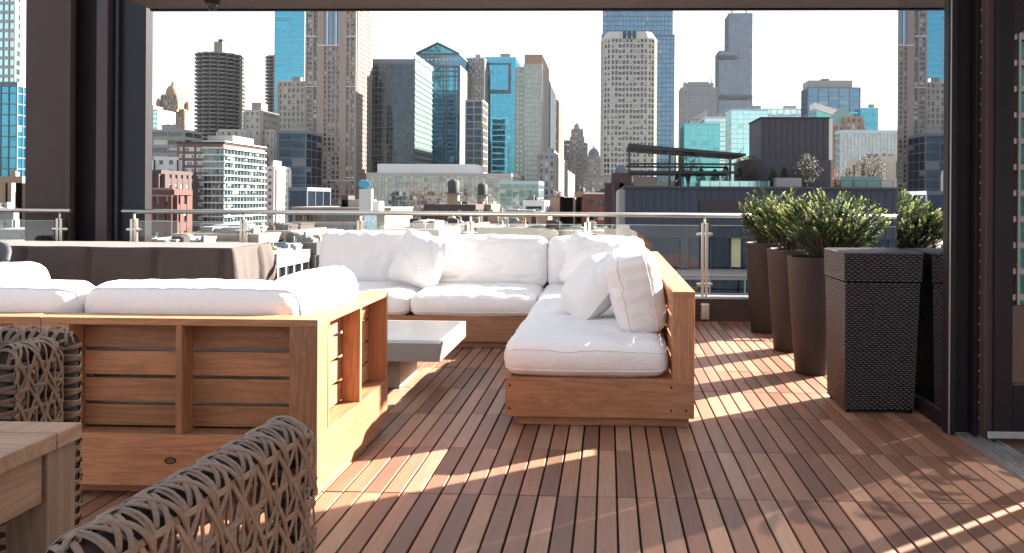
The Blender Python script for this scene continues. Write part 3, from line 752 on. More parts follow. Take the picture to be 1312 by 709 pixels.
def weave_panel(root, O, U, Z0, Z1, width, th, name, dens=.074, nrm_out=None):
    """rounded slab of woven straps: O bottom corner, U along the width, thickness th about the plane"""
    U = Vector(U).normalized(); Nn = U.cross(Vector((0, 0, 1))).normalized(); O = Vector(O); r = th / 2; Hh = Z1 - Z0
    core = Hh - r; arc = math.pi * r; L = 2 * core + arc
    def S(u, s):
        """s runs up the outer face, over the top and down the inner face"""
        er = .045 # rounded upper corners
        if s < core: base, n, z = Nn * r, Nn, s
        elif s < core + arc:
            a_ = (s - core) / r; base = Nn * (r * math.cos(a_)); n = (Nn * math.cos(a_) + Vector((0, 0, 1)) * math.sin(a_)); z = core + r * math.sin(a_)
        else: base, n, z = -Nn * r, -Nn, core - (s - core - arc)
        # corner rounding: drop the top near both ends
        e = min(u, width - u); drop = 0
        if e < er: drop = er - math.sqrt(max(0, er * er - (er - e) ** 2))
        z = min(z, Hh) - drop * max(0, min(1, (z - core * .72) / (core * .28)))
        return O + U * u + base + Vector((0, 0, Z0 + z)), n
    mb = MB(); ds = .011
    def line(u0, s0, du, ds_, w, phase, lift=.0035, per=.031):
        ln = math.hypot(du, ds_); st = int(ln / ds); P_, N_ = [], []
        for k in range(st + 1):
            f = k / st; u = u0 + du * f; s = s0 + ds_ * f
            if u < 0 or u > width or s < 0 or s > L:
                if len(P_) > 1: ribbon(mb, P_, N_, w, .0019)
                P_, N_ = [], []; continue
            p, n = S(u, s); P_.append(p + n * (lift * math.sin(2 * math.pi * (ln * f) / (2 * per) + phase) + .002 + (.0016 if phase > 2 else 0))); N_.append(n)
        if len(P_) > 1: ribbon(mb, P_, N_, w, .0019)
    w = .0068; span = dens; jr = random.Random(int(width * 1000) + int(Z1 * 77)); J = lambda q=.0012: jr.uniform(-q, q)
    run = L / 1.732; k = -int(run / span) - 2
    while k * span < width + run + span:          # paired diagonals crossing at sixty degrees
        for off, ph in ((-.0068, 0), (.0068, 3.14)):
            line(k * span + off + J(), 0, run, L, w * .80, ph, .0030, span)
            line(k * span - run + off + J(), 0, 0, 0, w, 0) if 0 else line(k * span + off - (run % span) + J(), L, run, -L, w * .80, ph + 1.57, .0030, span)
        k += 1
    k = 0
    while k * span / 2 < width:                   # single uprights through the crossings
        line(k * span / 2 + J(), 0, 0, L, w * .55, 2.2 * k, .0012, span / 2); k += 1
    s = span * .433; q = 0
    while s < L:                                  # level straps halfway between the crossings
        line(0, s + J(), width, 0, w * .85, q * 3.14, .0030, span / 2); s += span * .866; q += 1
    # vertical flat wraps over the top roll
    u = span * .5
    while u < width:
        line(u, core - .05, 0, arc + .10, w * 1.25, 1, .001); u += span
    mb.build(name, rope_m, root)
    # end rolls: tube frame wrapped in strap, following the side edge
    for e in (0, width):
        fr_ = MB(); pts = [O + U * (e + (.012 if e == 0 else -.012)) + Vector((0, 0, z)) for z in (Z0, Z0 + Hh * .5, Z1 - .045)]
        fr_.tube(pts, r * .62, 10); fr_.build('frame_tube', rope_dark, root)
        mb2 = MB(); P_, N_ = [], []; tw = int(Hh / .019)
        for dirn in (1, -1):
            P_, N_ = [], []
            for k in range(tw * 14 + 1):
                a_ = 2 * math.pi * k / 14 * dirn * .5; z = Z0 + (Hh - .05) * k / (tw * 14); n = U * math.cos(a_) + Nn * math.sin(a_)
                P_.append(O + U * (e + (.014 if e == 0 else -.014)) + Vector((0, 0, z)) + n * (r * .85 + .003 * math.sin(a_ * 3))); N_.append(n)
            ribbon(mb2, P_, N_, w, .0026)
        mb2.build('end_wrap', rope_m, root)
    top = MB(); top.tube([O + U * .02 + Vector((0, 0, Z1 - r)), O + U * (width - .02) + Vector((0, 0, Z1 - r))], r * .72, 10); top.build('frame_tube', rope_dark, root)
    mid = MB(); mid.box(0, 1, 0, 1, 0, 1)
rope_dark = simple('rope_frame', (.045, .030, .024), .7, spec=.2)
seat_fab = fabric('seat_grey', (.3, .27, .25))
def woven_chair(label, O, U, width, wing_dir, wing, Z1, th=.085, WZ=None):
    U = Vector(U).normalized(); O = Vector(O); wd = Vector(wing_dir).normalized()
    root = thing('woven_chair', label, 'chair', (O.x, O.y, 0), 'woven rope chairs round the dining table')
    weave_panel(root, O, U, .05, Z1, width, th, 'back')
    for e in (0.0 + th * .3, width - th * .3):
        o2 = O + U * e + wd * .06
        weave_panel(root, o2, wd, .05, WZ or Z1 - .01, wing, th * .8, 'side_wing')
    c = O + U * (width / 2) + wd * (.04 + .27)
    ax = MB(); hu, hw_ = width / 2 - .06, .26
    pts = [c + U * a_ * hu + wd * b_ * hw_ for a_, b_ in ((-1, -1), (1, -1), (1, 1), (-1, 1))]
    for z0, z1, nm, m_ in ((.36, .40, 'seat_frame', rope_dark), (.401, .455, 'seat_pad', seat_fab)):
        q = MB(); n0 = q.add([(p.x, p.y, z0) for p in pts] + [(p.x, p.y, z1) for p in pts])
        for f_ in ((0, 3, 2, 1), (4, 5, 6, 7), (0, 1, 5, 4), (1, 2, 6, 5), (2, 3, 7, 6), (3, 0, 4, 7)): q.face([n0 + i for i in f_])
        q.build(nm, m_, root, .01)
    for p in pts:
        q = c + (p - c) * .93
        MB().tube([(q.x, q.y, 0.001), (q.x, q.y, .36)], .014, 8).build('leg', rope_dark, root)
woven_chair('woven rope chair in the near foreground, cut by the bottom edge', (-.665, .93, 0), (.045, .60, 0), .60, (-1, .05, 0), .40, .82, WZ=.57)
woven_chair('woven rope chair between the dining table and the near sofa', (-2.29, 2.43, 0), (1, 0, 0), .59, (0, -1, 0), .20, .822)

# dark lounge chair back at the far left by the covered table
lc = thing('lounge_chair', 'dark lounge chair back just visible at the left edge before the covered table', 'chair', (-5.14, 6.0, 0))
mb = MB()
for (u0, u1) in ((0, 1),):
    n = 16; ring = []
    for i in range(n + 1):
        a_ = math.pi * i / n; r_ = .33
        for (rr_, z) in ((r_, .38), (r_ + .03, .7), (r_ + .06, .86 - .3 * (abs(i / n - .5) * 2) ** 3), (r_ + .02, .86 - .3 * (abs(i / n - .5) * 2) ** 3), (r_ - .02, .7), (r_ - .04, .38)):
            ring.append((-5.17 + rr_ * math.cos(a_), 6.0 + rr_ * math.sin(a_) * .9, z))
    n0 = mb.add(ring)
    for i in range(n):
        for k in range(6):
            k2 = (k + 1) % 6; mb.face([n0 + i * 6 + k, n0 + i * 6 + k2, n0 + (i + 1) * 6 + k2, n0 + (i + 1) * 6 + k], None, 0, True)
    mb.face([n0 + k for k in range(6)]); mb.face([n0 + n * 6 + k for k in range(6)][::-1])
mb.build('back', simple('charcoal_weave', (.045, .045, .052), .6, 0, .3, 60, .4, 150), lc)
MB().lathe([(0.001, .36), (.3, .36), (.31, .40), (.3, .46), (0.001, .47)], -5.17, 5.95, 24).build('seat', simple('charcoal_seat', (.06, .06, .068), .8), lc)
for a_ in (.8, 2.3, 3.9, 5.4):
    MB().tube([(-5.17 + .24 * math.cos(a_), 5.95 + .24 * math.sin(a_), .36), (-5.17 + .3 * math.cos(a_), 5.95 + .3 * math.sin(a_), 0.001)], .014, 8).build('leg', black, lc)
# ------------------------------------------------------------------ city materials
def stonem(name, c, var=.12):
    t = NT(name); co = t.coord(); n = t.noise(co, .06, 4, .6); n2 = t.noise(t.mapping(co, (.6, .6, .05)), 1, 3)
    a_ = t.mix(n, tuple(x * (1 - var) for x in c), tuple(x * (1 + var * .6) for x in c))
    a_ = t.mix(t.math('MULTIPLY', n2, .35), a_, tuple(x * .7 for x in c))
    t.pbr(a_, .75, 0, None, .3); return t.m
def glassm(name, tint, dark=(.02, .03, .04), refl=.6, blind=(.4, .36, .32), pb=.18, rough=.06, wob=.014, wsc=.25, cellv=.35):
    """glazing: every window cell gets its own slight tilt, depth of tone and now and then a blind"""
    t = NT(name); uv = t.n('ShaderNodeUVMap', uv_map='cells').outputs[0]; co = t.coord()
    fl = t.n('ShaderNodeVectorMath', operation='FLOOR'); t.l(uv, fl.inputs[0])
    wn = t.n('ShaderNodeTexWhiteNoise', noise_dimensions='2D'); t.l(fl.outputs[0], wn.inputs[0])
    sp = t.n('ShaderNodeSeparateColor'); t.l(wn.outputs['Color'], sp.inputs[0])
    geo = t.n('ShaderNodeNewGeometry')
    # tilt of each pane plus soft waviness
    sub = t.n('ShaderNodeVectorMath', operation='SUBTRACT'); t.l(wn.outputs['Color'], sub.inputs[0]); sub.inputs[1].default_value = (.5, .5, .5)
    sc = t.n('ShaderNodeVectorMath', operation='SCALE'); t.l(sub.outputs[0], sc.inputs[0]); sc.inputs['Scale'].default_value = wob
    nz = t.n('ShaderNodeTexNoise'); nz.inputs['Scale'].default_value = wsc; t.l(co, nz.inputs['Vector'])
    sb = t.n('ShaderNodeVectorMath', operation='SUBTRACT'); t.l(nz.outputs['Color'], sb.inputs[0]); sb.inputs[1].default_value = (.5, .5, .5)
    s2 = t.n('ShaderNodeVectorMath', operation='SCALE'); t.l(sb.outputs[0], s2.inputs[0]); s2.inputs['Scale'].default_value = wob * 2.2
    ad = t.n('ShaderNodeVectorMath', operation='ADD'); t.l(sc.outputs[0], ad.inputs[0]); t.l(s2.outputs[0], ad.inputs[1])
    a2 = t.n('ShaderNodeVectorMath', operation='ADD'); t.l(geo.outputs['Normal'], a2.inputs[0]); t.l(ad.outputs[0], a2.inputs[1])
    nn = t.n('ShaderNodeVectorMath', operation='NORMALIZE'); t.l(a2.outputs[0], nn.inputs[0])
    # blind covers part of the pane height
    sxy = t.n('ShaderNodeSeparateXYZ'); t.l(uv, sxy.inputs[0]); fy = t.math('FRACT', sxy.outputs[1])
    isb = t.math('MULTIPLY', t.math('LESS_THAN', sp.outputs[0], pb), t.math('GREATER_THAN', fy, t.math('MULTIPLY', sp.outputs[1], .75)))
    base = t.mix(sp.outputs[2], dark, tuple(min(1, x * 2.2 + .005) for x in dark))
    d = t.n('ShaderNodeBsdfDiffuse'); t.l(t.mix(isb, base, blind), d.inputs[0])
    g = t.n('ShaderNodeBsdfGlossy'); g.inputs['Roughness'].default_value = rough
    t.l(t.mix(t.math('MULTIPLY', sp.outputs[1], cellv), tint, tuple(x * .55 for x in tint)), g.inputs['Color']); t.l(nn.outputs[0], g.inputs['Normal'])
    frn = t.n('ShaderNodeLayerWeight'); frn.inputs[0].default_value = .35
    fac = t.math('MINIMUM', t.math('MULTIPLY_ADD', frn.outputs['Fresnel'], 1 - refl, refl), 1.0)
    fac = t.math('MULTIPLY', fac, t.math('SUBTRACT', 1.0, t.math('MULTIPLY', isb, .55)))
    mx = t.n('ShaderNodeMixShader'); t.l(fac, mx.inputs[0]); t.l(d.outputs[0], mx.inputs[1]); t.l(g.outputs[0], mx.inputs[2]); t.l(mx.outputs[0], t.out.inputs[0])
    return t.m
S_ = {
 'taupe': stonem('taupe_stone', (.33, .25, .22)), 'grey': stonem('grey_concrete', (.27, .26, .265)), 'lgrey': stonem('light_concrete', (.38, .365, .355)),
 'cream': stonem('cream_stone', (.44, .39, .335)), 'white': stonem('white_paint', (.62, .61, .60)), 'tan': stonem('tan_brick', (.29, .205, .15)), 'gravel': stonem('roof_gravel', (.13, .115, .10), .35),
 'brown': stonem('brown_brick', (.17, .10, .085)), 'red': stonem('red_brick', (.15, .06, .05)), 'dark': stonem('dark_mullion', (.045, .045, .05)),
 'navy': stonem('navy_cladding', (.05, .06, .085)), 'char': stonem('charcoal_cladding', (.075, .07, .085)), 'steelb': stonem('blue_grey_metal', (.13, .16, .20)),
 'mull': stonem('pale_mullion', (.42, .52, .56)), 'cyanm': stonem('cyan_mullion', (.20, .50, .60)), 'conc': stonem('warm_concrete', (.27, .24, .225)), 'copper': stonem('green_copper', (.16, .27, .24)),
 'beige': stonem('beige_roof', (.27, .225, .185), .3), 'plumb': stonem('plum_brick', (.065, .042, .042)), 'flank': stonem('flank_stone', (.20, .175, .155)), 'tealc': stonem('teal_cladding', (.05, .09, .085)), 'tealb': stonem('teal_band', (.13, .20, .19)), 'redd': stonem('dark_red_brick', (.10, .038, .032)), 'pearl': stonem('pearl_concrete', (.45, .42, .385)), 'roofw': stonem('roof_grey', (.2, .19, .18), .3),
}
G_ = {
 'blue': glassm('blue_glass', (.10, .38, .52), (.008, .09, .14), .7, (.1, .3, .38), .03, .05, .008, .06, .15), 'teal': glassm('teal_glass', (.18, .54, .56), (.01, .10, .11), .7, (.15, .35, .35), .04, .05, .008, .08, .15),
 'deep': glassm('deep_blue_glass', (.17, .30, .42), (.02, .05, .08), .6, (.3, .33, .36), .08, .06, .01, .2, .25), 'ink': glassm('ink_glass', (.13, .17, .21), (.006, .010, .014), .35, (.12, .12, .12), .05, .06, .014, .2, .5),
 'dark': glassm('dark_glass', (.20, .23, .27), (.008, .01, .013), .4, (.24, .2, .17), .12),
 'win': glassm('window_glass', (.30, .34, .38), (.012, .014, .018), .22, (.5, .45, .4), .3), 'pale': glassm('pale_cyan_glass', (.48, .78, .80), (.05, .12, .13), .8, (.4, .6, .6), .06, .05, .008, .1, .18),
 'spark': glassm('patterned_glass', (.55, .58, .57), (.05, .06, .06), .55, (.36, .36, .36), .2, .05, .03, .15, .42), 'navy': glassm('navy_glass', (.06, .085, .13), (.008, .012, .02), .5, (.2, .2, .2), .05, .06, .01, .1, .2),
 'slate': glassm('slate_glass', (.20, .25, .33), (.05, .065, .09), .4, (.2, .2, .22), .04, .08, .004, .1, .15),  # tones lightened to put distant haze into the glass colour
 'aptg': glassm('apartment_flank_glass', (.30, .36, .36), (.015, .025, .028), .4, (.25, .25, .23), .25, .06, .03, .4, .5),
 'greeng': glassm('green_grey_glass', (.36, .50, .47), (.05, .075, .07), .5, (.5, .52, .48), .2),
}
def offset_poly(poly, p):
    n = len(poly); out = []
    for i in range(n):
        a, b, c = Vector(poly[i - 1]), Vector(poly[i]), Vector(poly[(i + 1) % n])
        d1 = (b - a).normalized(); d2 = (c - b).normalized(); n1 = Vector((d1.y, -d1.x)); n2 = Vector((d2.y, -d2.x))
        m = (n1 + n2); m = m / max(.2, m.length_squared) * 2
        q = b + m * p; out.append((q.x, q.y))
    return out
def rect(x0, x1, y0, y1): return [(x0, y0), (x1, y0), (x1, y1), (x0, y1)]
def block(root, poly, z0, z1, glass, frame, fh=3.5, bay=3.0, pier=.6, span=1.1, proud=.25, ppr=.12, top=1.5, zlow=-60, name='', skipback=True, piers=True, gname='glazing', fname='facade_frame', cornice=0):
    z0 = max(z0, zlow)
    g = MB(); g.prism(poly, z0, z1 - .2, 0, (bay, fh)); o = g.build(gname, G_[glass], root)
    mb = MB(); z = z1 - .2 - fh; po = offset_poly(poly, proud)
    while z > z0 - fh:
        mb.prism(po, z - span * .5, z + span * .5); z -= fh
    mb.prism(offset_poly(poly, proud + ppr + .05 + cornice), z1 - top, z1)
    if piers:
        n = len(poly)
        for i in range(n):
            a, b = Vector(poly[i]), Vector(poly[(i + 1) % n]); d = b - a; L = d.length; d.normalize(); nn = Vector((d.y, -d.x))
            if skipback and nn.y > .9: continue
            k = max(1, round(L / bay))
            for j in range(k + 1):
                c = a + d * (L * j / k); w = pier * (1.5 if j in (0, k) else 1) / 2
                P_ = [c - d * w - nn * .1, c - d * w + nn * (proud + ppr), c + d * w + nn * (proud + ppr), c + d * w - nn * .1]
                mb.prism([(q.x, q.y) for q in P_], z0, z1 - top)
    mb.build(fname, S_[frame], root)
    return root
def clutter(root, x0, x1, y0, y1, z, seed):
    rnd = random.Random(seed * 13 + 5)
    for k in range(9):
        w = rnd.uniform(.5, 2.2); d = rnd.uniform(.5, 2); x = rnd.uniform(x0 + .4, max(x0 + .5, x1 - w - .4)); y_ = rnd.uniform(y0 + .6, y1 - d - .5); h = rnd.uniform(.3, 1.5)
        m = rnd.choice(['roofw', 'dark', 'conc', 'lgrey', 'plumb', 'tan', 'steelb'])
        if k % 3 == 2:
            MB().tube([(x, y_, z), (x, y_, z + h + .5)], .12, 6).build('vent_pipe', S_[m], root)
        else:
            mb = MB().box(x, x + w, y_, y_ + d, z, z + h); mb.box(x + .1, x + w * .8, y_ + .1, y_ + d * .8, z + h, z + h + .18); mb.build('roof_unit', S_[m], root)
def roofbits(root, x0, x1, y0, y1, z, seed, mat='grey', n=3, hmax=4):
    rnd = random.Random(seed)
    for k in range(n):
        w = (x1 - x0) * rnd.uniform(.12, .35); d = (y1 - y0) * rnd.uniform(.2, .5); x = rnd.uniform(x0 + 1, x1 - w - 1); y_ = rnd.uniform(y0 + 1, y1 - d - 1); h = rnd.uniform(hmax * .4, hmax)
        mb = MB().box(x, x + w, y_, y_ + d, z, z + h); mb.box(x - .15, x + w + .15, y_ - .15, y_ + d + .15, z + h, z + h + .25)
        mb.build('roof_plant', S_[mat], root)
def dims(x0, x1, Y, ytop, side=None, depth=25):
    A, B = at(x0, ytop, Y), at(x1, ytop, Y); z1 = (A.z + B.z) / 2
    if side is not None:
        if x1 < 779: C = at(side, ytop, 100); depth = B.x / (C.x / 100) - Y
        else: C = at(side, ytop, 100); depth = A.x / (C.x / 100) - Y
    return A.x, B.x, Y, Y + depth, z1
def tower(name, label, cat, x0, x1, ytop, Y, side=None, depth=25, glass='win', frame='grey', plant=True, seed=1, group=None, roofmat='grey', hm=4, **kw):
    X0, X1, Y0, Y1, z1 = dims(x0, x1, Y, ytop, side, depth)
    r = thing(name, label, cat, ((X0 + X1) / 2, (Y0 + Y1) / 2, GZ), group)
    block(r, rect(X0, X1, Y0, Y1), GZ, z1, glass, frame, **kw)
    if plant: roofbits(r, X0, X1, Y0, Y1, z1, seed, roofmat, 3 if hm > 2 else 7, hm)
    if name == 'low_building':
        MB().box(X0 + .35, X1 - .35, Y0 + .35, Y1 - .35, z1 - .5, z1 + .03).build('roof_deck', S_['gravel'], r)
        if Y < 270: clutter(r, X0, X1, Y0, Y1, z1, seed + int(x0))
    return r, (X0, X1, Y0, Y1, z1)

# ---- far left
tower('glass_tower', 'tall pale glass tower cut off by the left picture edge, left of the column', 'tower', -60, 20, -90, 300, 26, glass='pale', frame='lgrey', fh=3.6, bay=2.4, pier=.25, span=1.2)
tower('glass_tower', 'lower blue glass block in front of the pale tower, at far left', 'office building', -70, 22, 105, 240, 36, glass='blue', frame='steelb', fh=3.4, bay=2.6, pier=.2, span=.35, proud=.12, plant=False)
r, d = tower('low_building', 'low tan building with blank bays below the blue glass block at far left', 'building', -60, 28, 226, 170, 33, glass='win', frame='tan', fh=12, bay=6, pier=4.6, span=.6, plant=False)
tower('low_building', 'small grey building with square windows seen above the covered table at far left', 'building', -40, 17, 270, 130, 19, glass='win', frame='grey', fh=3, bay=1.9, pier=.9, span=1.2, plant=False)

# ---- left of the brown tower
tower('glass_tower', 'small glass block beside the navy edge of the column, topped with slanted fins', 'building', 170, 202, 140, 620, glass='pale', frame='white', fh=3.8, bay=4, pier=.4, span=.9, plant=True)
r, d = tower('domed_tower', 'small ornate tan tower with a dome on top', 'tower', 206, 236, 140, 720, 238, glass='win', frame='tan', fh=3.6, bay=2.6, pier=1.1, span=1.6, plant=False)
cx, cy = (d[0] + d[1]) / 2, (d[2] + d[3]) / 2; zt = d[4]
block(r, rect(cx - 7, cx + 7, cy - 7, cy + 7), zt - 2, zt + 13, 'win', 'tan', bay=3, pier=1.5, fh=5)
MB().lathe([(6.5, zt + 13), (6.6, zt + 15), (6, zt + 18), (4.4, zt + 21), (2, zt + 22.6), (1.6, zt + 25), (0.01, zt + 26.5)], cx, cy, 24).build('dome', S_['tan'], r)
for sx in (-1, 1):
    for sy in (-1, 1): MB().lathe([(2, zt), (2, zt + 6), (1.2, zt + 8), (0.01, zt + 10)], cx + sx * 9, cy + sy * 9, 12).build('corner_turret', S_['tan'], r)

def marina(x0, x1, ytop, Y, label, core=True):
    A, B = at(x0, ytop, Y), at(x1, ytop, Y); R0 = (B.x - A.x) / 2; cx, cy = (A.x + B.x) / 2, Y + R0; zt = A.z
    r = thing('balcony_tower', label, 'tower', (cx, cy, GZ), 'round towers with petal balconies')
    MB().lathe([(R0 * .80, GZ), (R0 * .80, zt - .4), (0.01, zt - .4)], cx, cy, 32, smooth=False).build('core_wall', stonem('shaded_core', (.10, .095, .095)), r)
    mb = MB(); z = zt; sg = 6
    while z > -20:
        pts = []
        for k in range(16 * sg):
            a_ = 2 * math.pi * k / (16 * sg); lob = abs(math.sin(8 * a_)) ** .55; q = R0 * (.83 + .17 * lob); pts.append((cx + q * math.cos(a_), cy + q * math.sin(a_)))
        mb.prism(pts, z - 1.15, z)
        mb2pts = pts
        z -= 2.95
    mb.build('balcony_slabs', stonem('balcony_grey', (.21, .2, .2)), r)
    rl = MB(); z = zt
    fin = MB()
    for k in range(16):
        a_ = 2 * math.pi * (k + 0.0) / 16; c, s_ = math.cos(a_), math.sin(a_)
        P_ = [(cx + c * R0 * .78 - s_ * .35, cy + s_ * R0 * .78 + c * .35), (cx + c * R0 * .78 + s_ * .35, cy + s_ * R0 * .78 - c * .35), (cx + c * R0 * .88 + s_ * .35, cy + s_ * R0 * .88 - c * .35), (cx + c * R0 * .88 - s_ * .35, cy + s_ * R0 * .88 + c * .35)]
        fin.prism(P_, -20, zt)
    fin.build('column_ring', stonem('column_grey', (.2, .19, .185)), r)
    if core:
        MB().box(cx - 3.2, cx + 3.2, cy - 3, cy + 3, zt, zt + 10).build('lift_shaft', S_['beige'], r)
        MB().box(cx - .5, cx + 2.5, cy - 2, cy + 2, zt + 10, zt + 12).build('shaft_cap', S_['dark'], r)
    return r
marina(237, 297, 66, 560, 'round grey tower with petal balconies and a pale shaft on top')
marina(330, 384, 70, 640, 'second round tower with petal balconies, half behind the bright blue glass tower', False)
tower('pale_tower', 'narrow pale striped tower right behind the round balcony tower', 'tower', 290, 314, 109, 760, 319, glass='win', frame='cream', fh=3.6, bay=2.2, pier=1.0, span=.8)
tower('office_building', 'wide low grey office block with long window bands, right of the column', 'office building', 175, 236, 166, 430, 258, glass='win', frame='grey', fh=4.6, bay=8, pier=.7, span=1.7)
tower('white_building', 'small white building with dark square windows above the red brick house', 'building', 199, 228, 201, 330, 229, glass='win', frame='white', fh=4.2, bay=4.8, pier=2.6, span=2.0, plant=False)
tower('dark_building', 'dark brown brick building squeezed between the column and the white building', 'building', 170, 206, 218, 300, glass='win', frame='plumb', fh=4, bay=4, pier=2.6, span=2.4, plant=False)
r, d = tower('brick_building', 'ornate red brick building with pale trim beside the column', 'building', 168, 222, 243, 215, depth=8, glass='win', frame='redd', fh=5.2, bay=3.2, pier=1.9, span=2.6, plant=False, cornice=.35)
for z in (d[4] - 1.9, d[4] - 9, d[4] + .02): MB().box(d[0] - .5, d[1] + .5, d[2] - .75, d[2] - .45, z, z + .45).build('trim', S_['beige'], r)
# stepped cream building
r, d = tower('cream_building', 'stepped cream building rising behind the brown and white apartment block', 'building', 281, 316, 166, 470, 320, glass='win', frame='pearl', fh=4.4, bay=4.2, pier=2.4, span=2.4, plant=False)
X0, X1, Y0, Y1, z1 = dims(314, 334, 490, 141, 357)
block(r, rect(X0, X1, Y0, Y1), GZ, z1, 'win', 'pearl', fh=4.2, bay=3.2, pier=1.8, span=2.2)
X0b, X1b, Y0b, Y1b, z1b = dims(335, 352, 492, 166, 370)
block(r, rect(X0b, X1b, Y0b, Y1b), GZ, z1b, 'win', 'pearl', fh=4.2, bay=3.2, pier=1.8, span=2.2)
MB().box(X0 + 3, X1 - 1, Y0 + 3, Y0 + 12, z1, z1 + 5).build('penthouse', S_['beige'], r)
tower('apartment_block', 'white apartment block with small square windows right of the brown one', 'apartment building', 341, 352, 213, 400, 371, glass='win', frame='white', fh=3.5, bay=3.6, pier=2.0, span=1.9, plant=True)

# brown apartment block with white banded flank: windows are built one by one
def apartment():
    Y = 330; X0, X1, Y0, Y1, z1 = dims(227, 287, Y, 184, 340)
    r = thing('apartment_block', 'brown brick apartment block with white windows and a bright banded glass flank', 'apartment building', ((X0 + X1) / 2, (Y0 + Y1) / 2, GZ))
    zb = -30
    MB().box(X0, X1 - .2, Y0, Y1, zb, z1).build('wall', S_['brown'], r)
    MB().box(X0 - .3, X1 + .3, Y0 - .3, Y1 + .3, z1, z1 + .7).build('parapet', S_['plumb'], r)
    fh = 2.95; nf = 15; made = 0; W = X1 - X0
    # brick part: columns of white framed windows
    for f in range(nf):
        z = z1 - 3.4 - f * fh
        for cx, w in ((.03, 1.3), (.155, 1.9), (.25, 1.9), (.40, 1.4), (.485, 1.2)):
            x = X0 + W * (cx + .02)
            wd = MB().box(x, x + w, Y0 - .12, Y0 - .001, z, z + 1.75).build('window', S_['white'], r)
            h = (w - .3)
            MB().box(x + .15 + (h * .5 if (f * 7 + int(cx * 100)) % 3 else .0), x + w - .15 - (0 if (f * 5 + int(cx * 90)) % 2 else h * .45), Y0 - .16, Y0 - .121, z + .15, z + 1.35).build('pane', stonem_win, wd)
    # balcony bay and glazed flank
    for f in range(nf):
        z = z1 - 1.8 - f * fh
        MB().box(X0 + W * .56, X1 + .9, Y0 - .9, Y1 - .5, z - .4, z + .25).build('floor_band', S_['white'], r)
    g = MB(); g.prism(rect(X0 + W * .56 + .3, X1 + .1, Y0 - .25, Y1 - 1), zb, z1 - 1.7, 0, (2.0, fh)); g.build('glazing', G_['aptg'], r)
    mb = MB()
    for k in range(14):
        y_ = Y0 - .3 + k * (Y1 - Y0 - 1) / 13; mb.box(X1 + .1, X1 + .25, y_, y_ + .12, zb, z1 - 1.8)
    for k in range(6):
        x = X0 + W * .56 + .4 + k * (W * .43) / 5; mb.box(x, x + .14, Y0 - .4, Y0 - .24, zb, z1 - 1.8)
    mb.build('mullions', S_['mull'], r)
    MB().box(X0 + W * .56, X1 + 1.0, Y0 - 1.0, Y1 - .4, z1 + .701, z1 + 1.1).build('roof_edge', S_['white'], r)
    MB().box(X0 + 8, X1 - 1, Y0 + 10, Y0 + 30, z1 + .72, z1 + 4.2).build('roof_plant', S_['grey'], r)
stonem_win = glassm('apartment_pane', (.3, .34, .38), (.02, .022, .028), .25, (.5, .46, .4), .3)
apartment()

tower('glass_tower', 'bright blue glass tower left of the tall taupe tower', 'tower', 353, 391, -60, 560, glass='blue', frame='mull', fh=4.2, bay=12, pier=.3, span=.35, proud=.12, depth=40, zlow=60)
tower('stone_tower', 'cream stone tower with strong vertical piers below the bright blue glass', 'tower', 357, 391, 104, 540, 398, glass='win', frame='cream', fh=4.2, bay=3.2, pier=1.4, span=1.5)
tower('office_building', 'dark navy glass office block with pale floor lines left of the taupe tower', 'office building', 357, 392, 168, 450, glass='navy', frame='steelb', fh=5.2, bay=9, pier=.3, span=.4, proud=.15)
tower('low_building', 'small dark grey building with a roof garden at the foot of the taupe tower', 'building', 371, 393, 240, 300, glass='navy', frame='steelb', fh=9, bay=9, pier=.3, span=.5, plant=False)

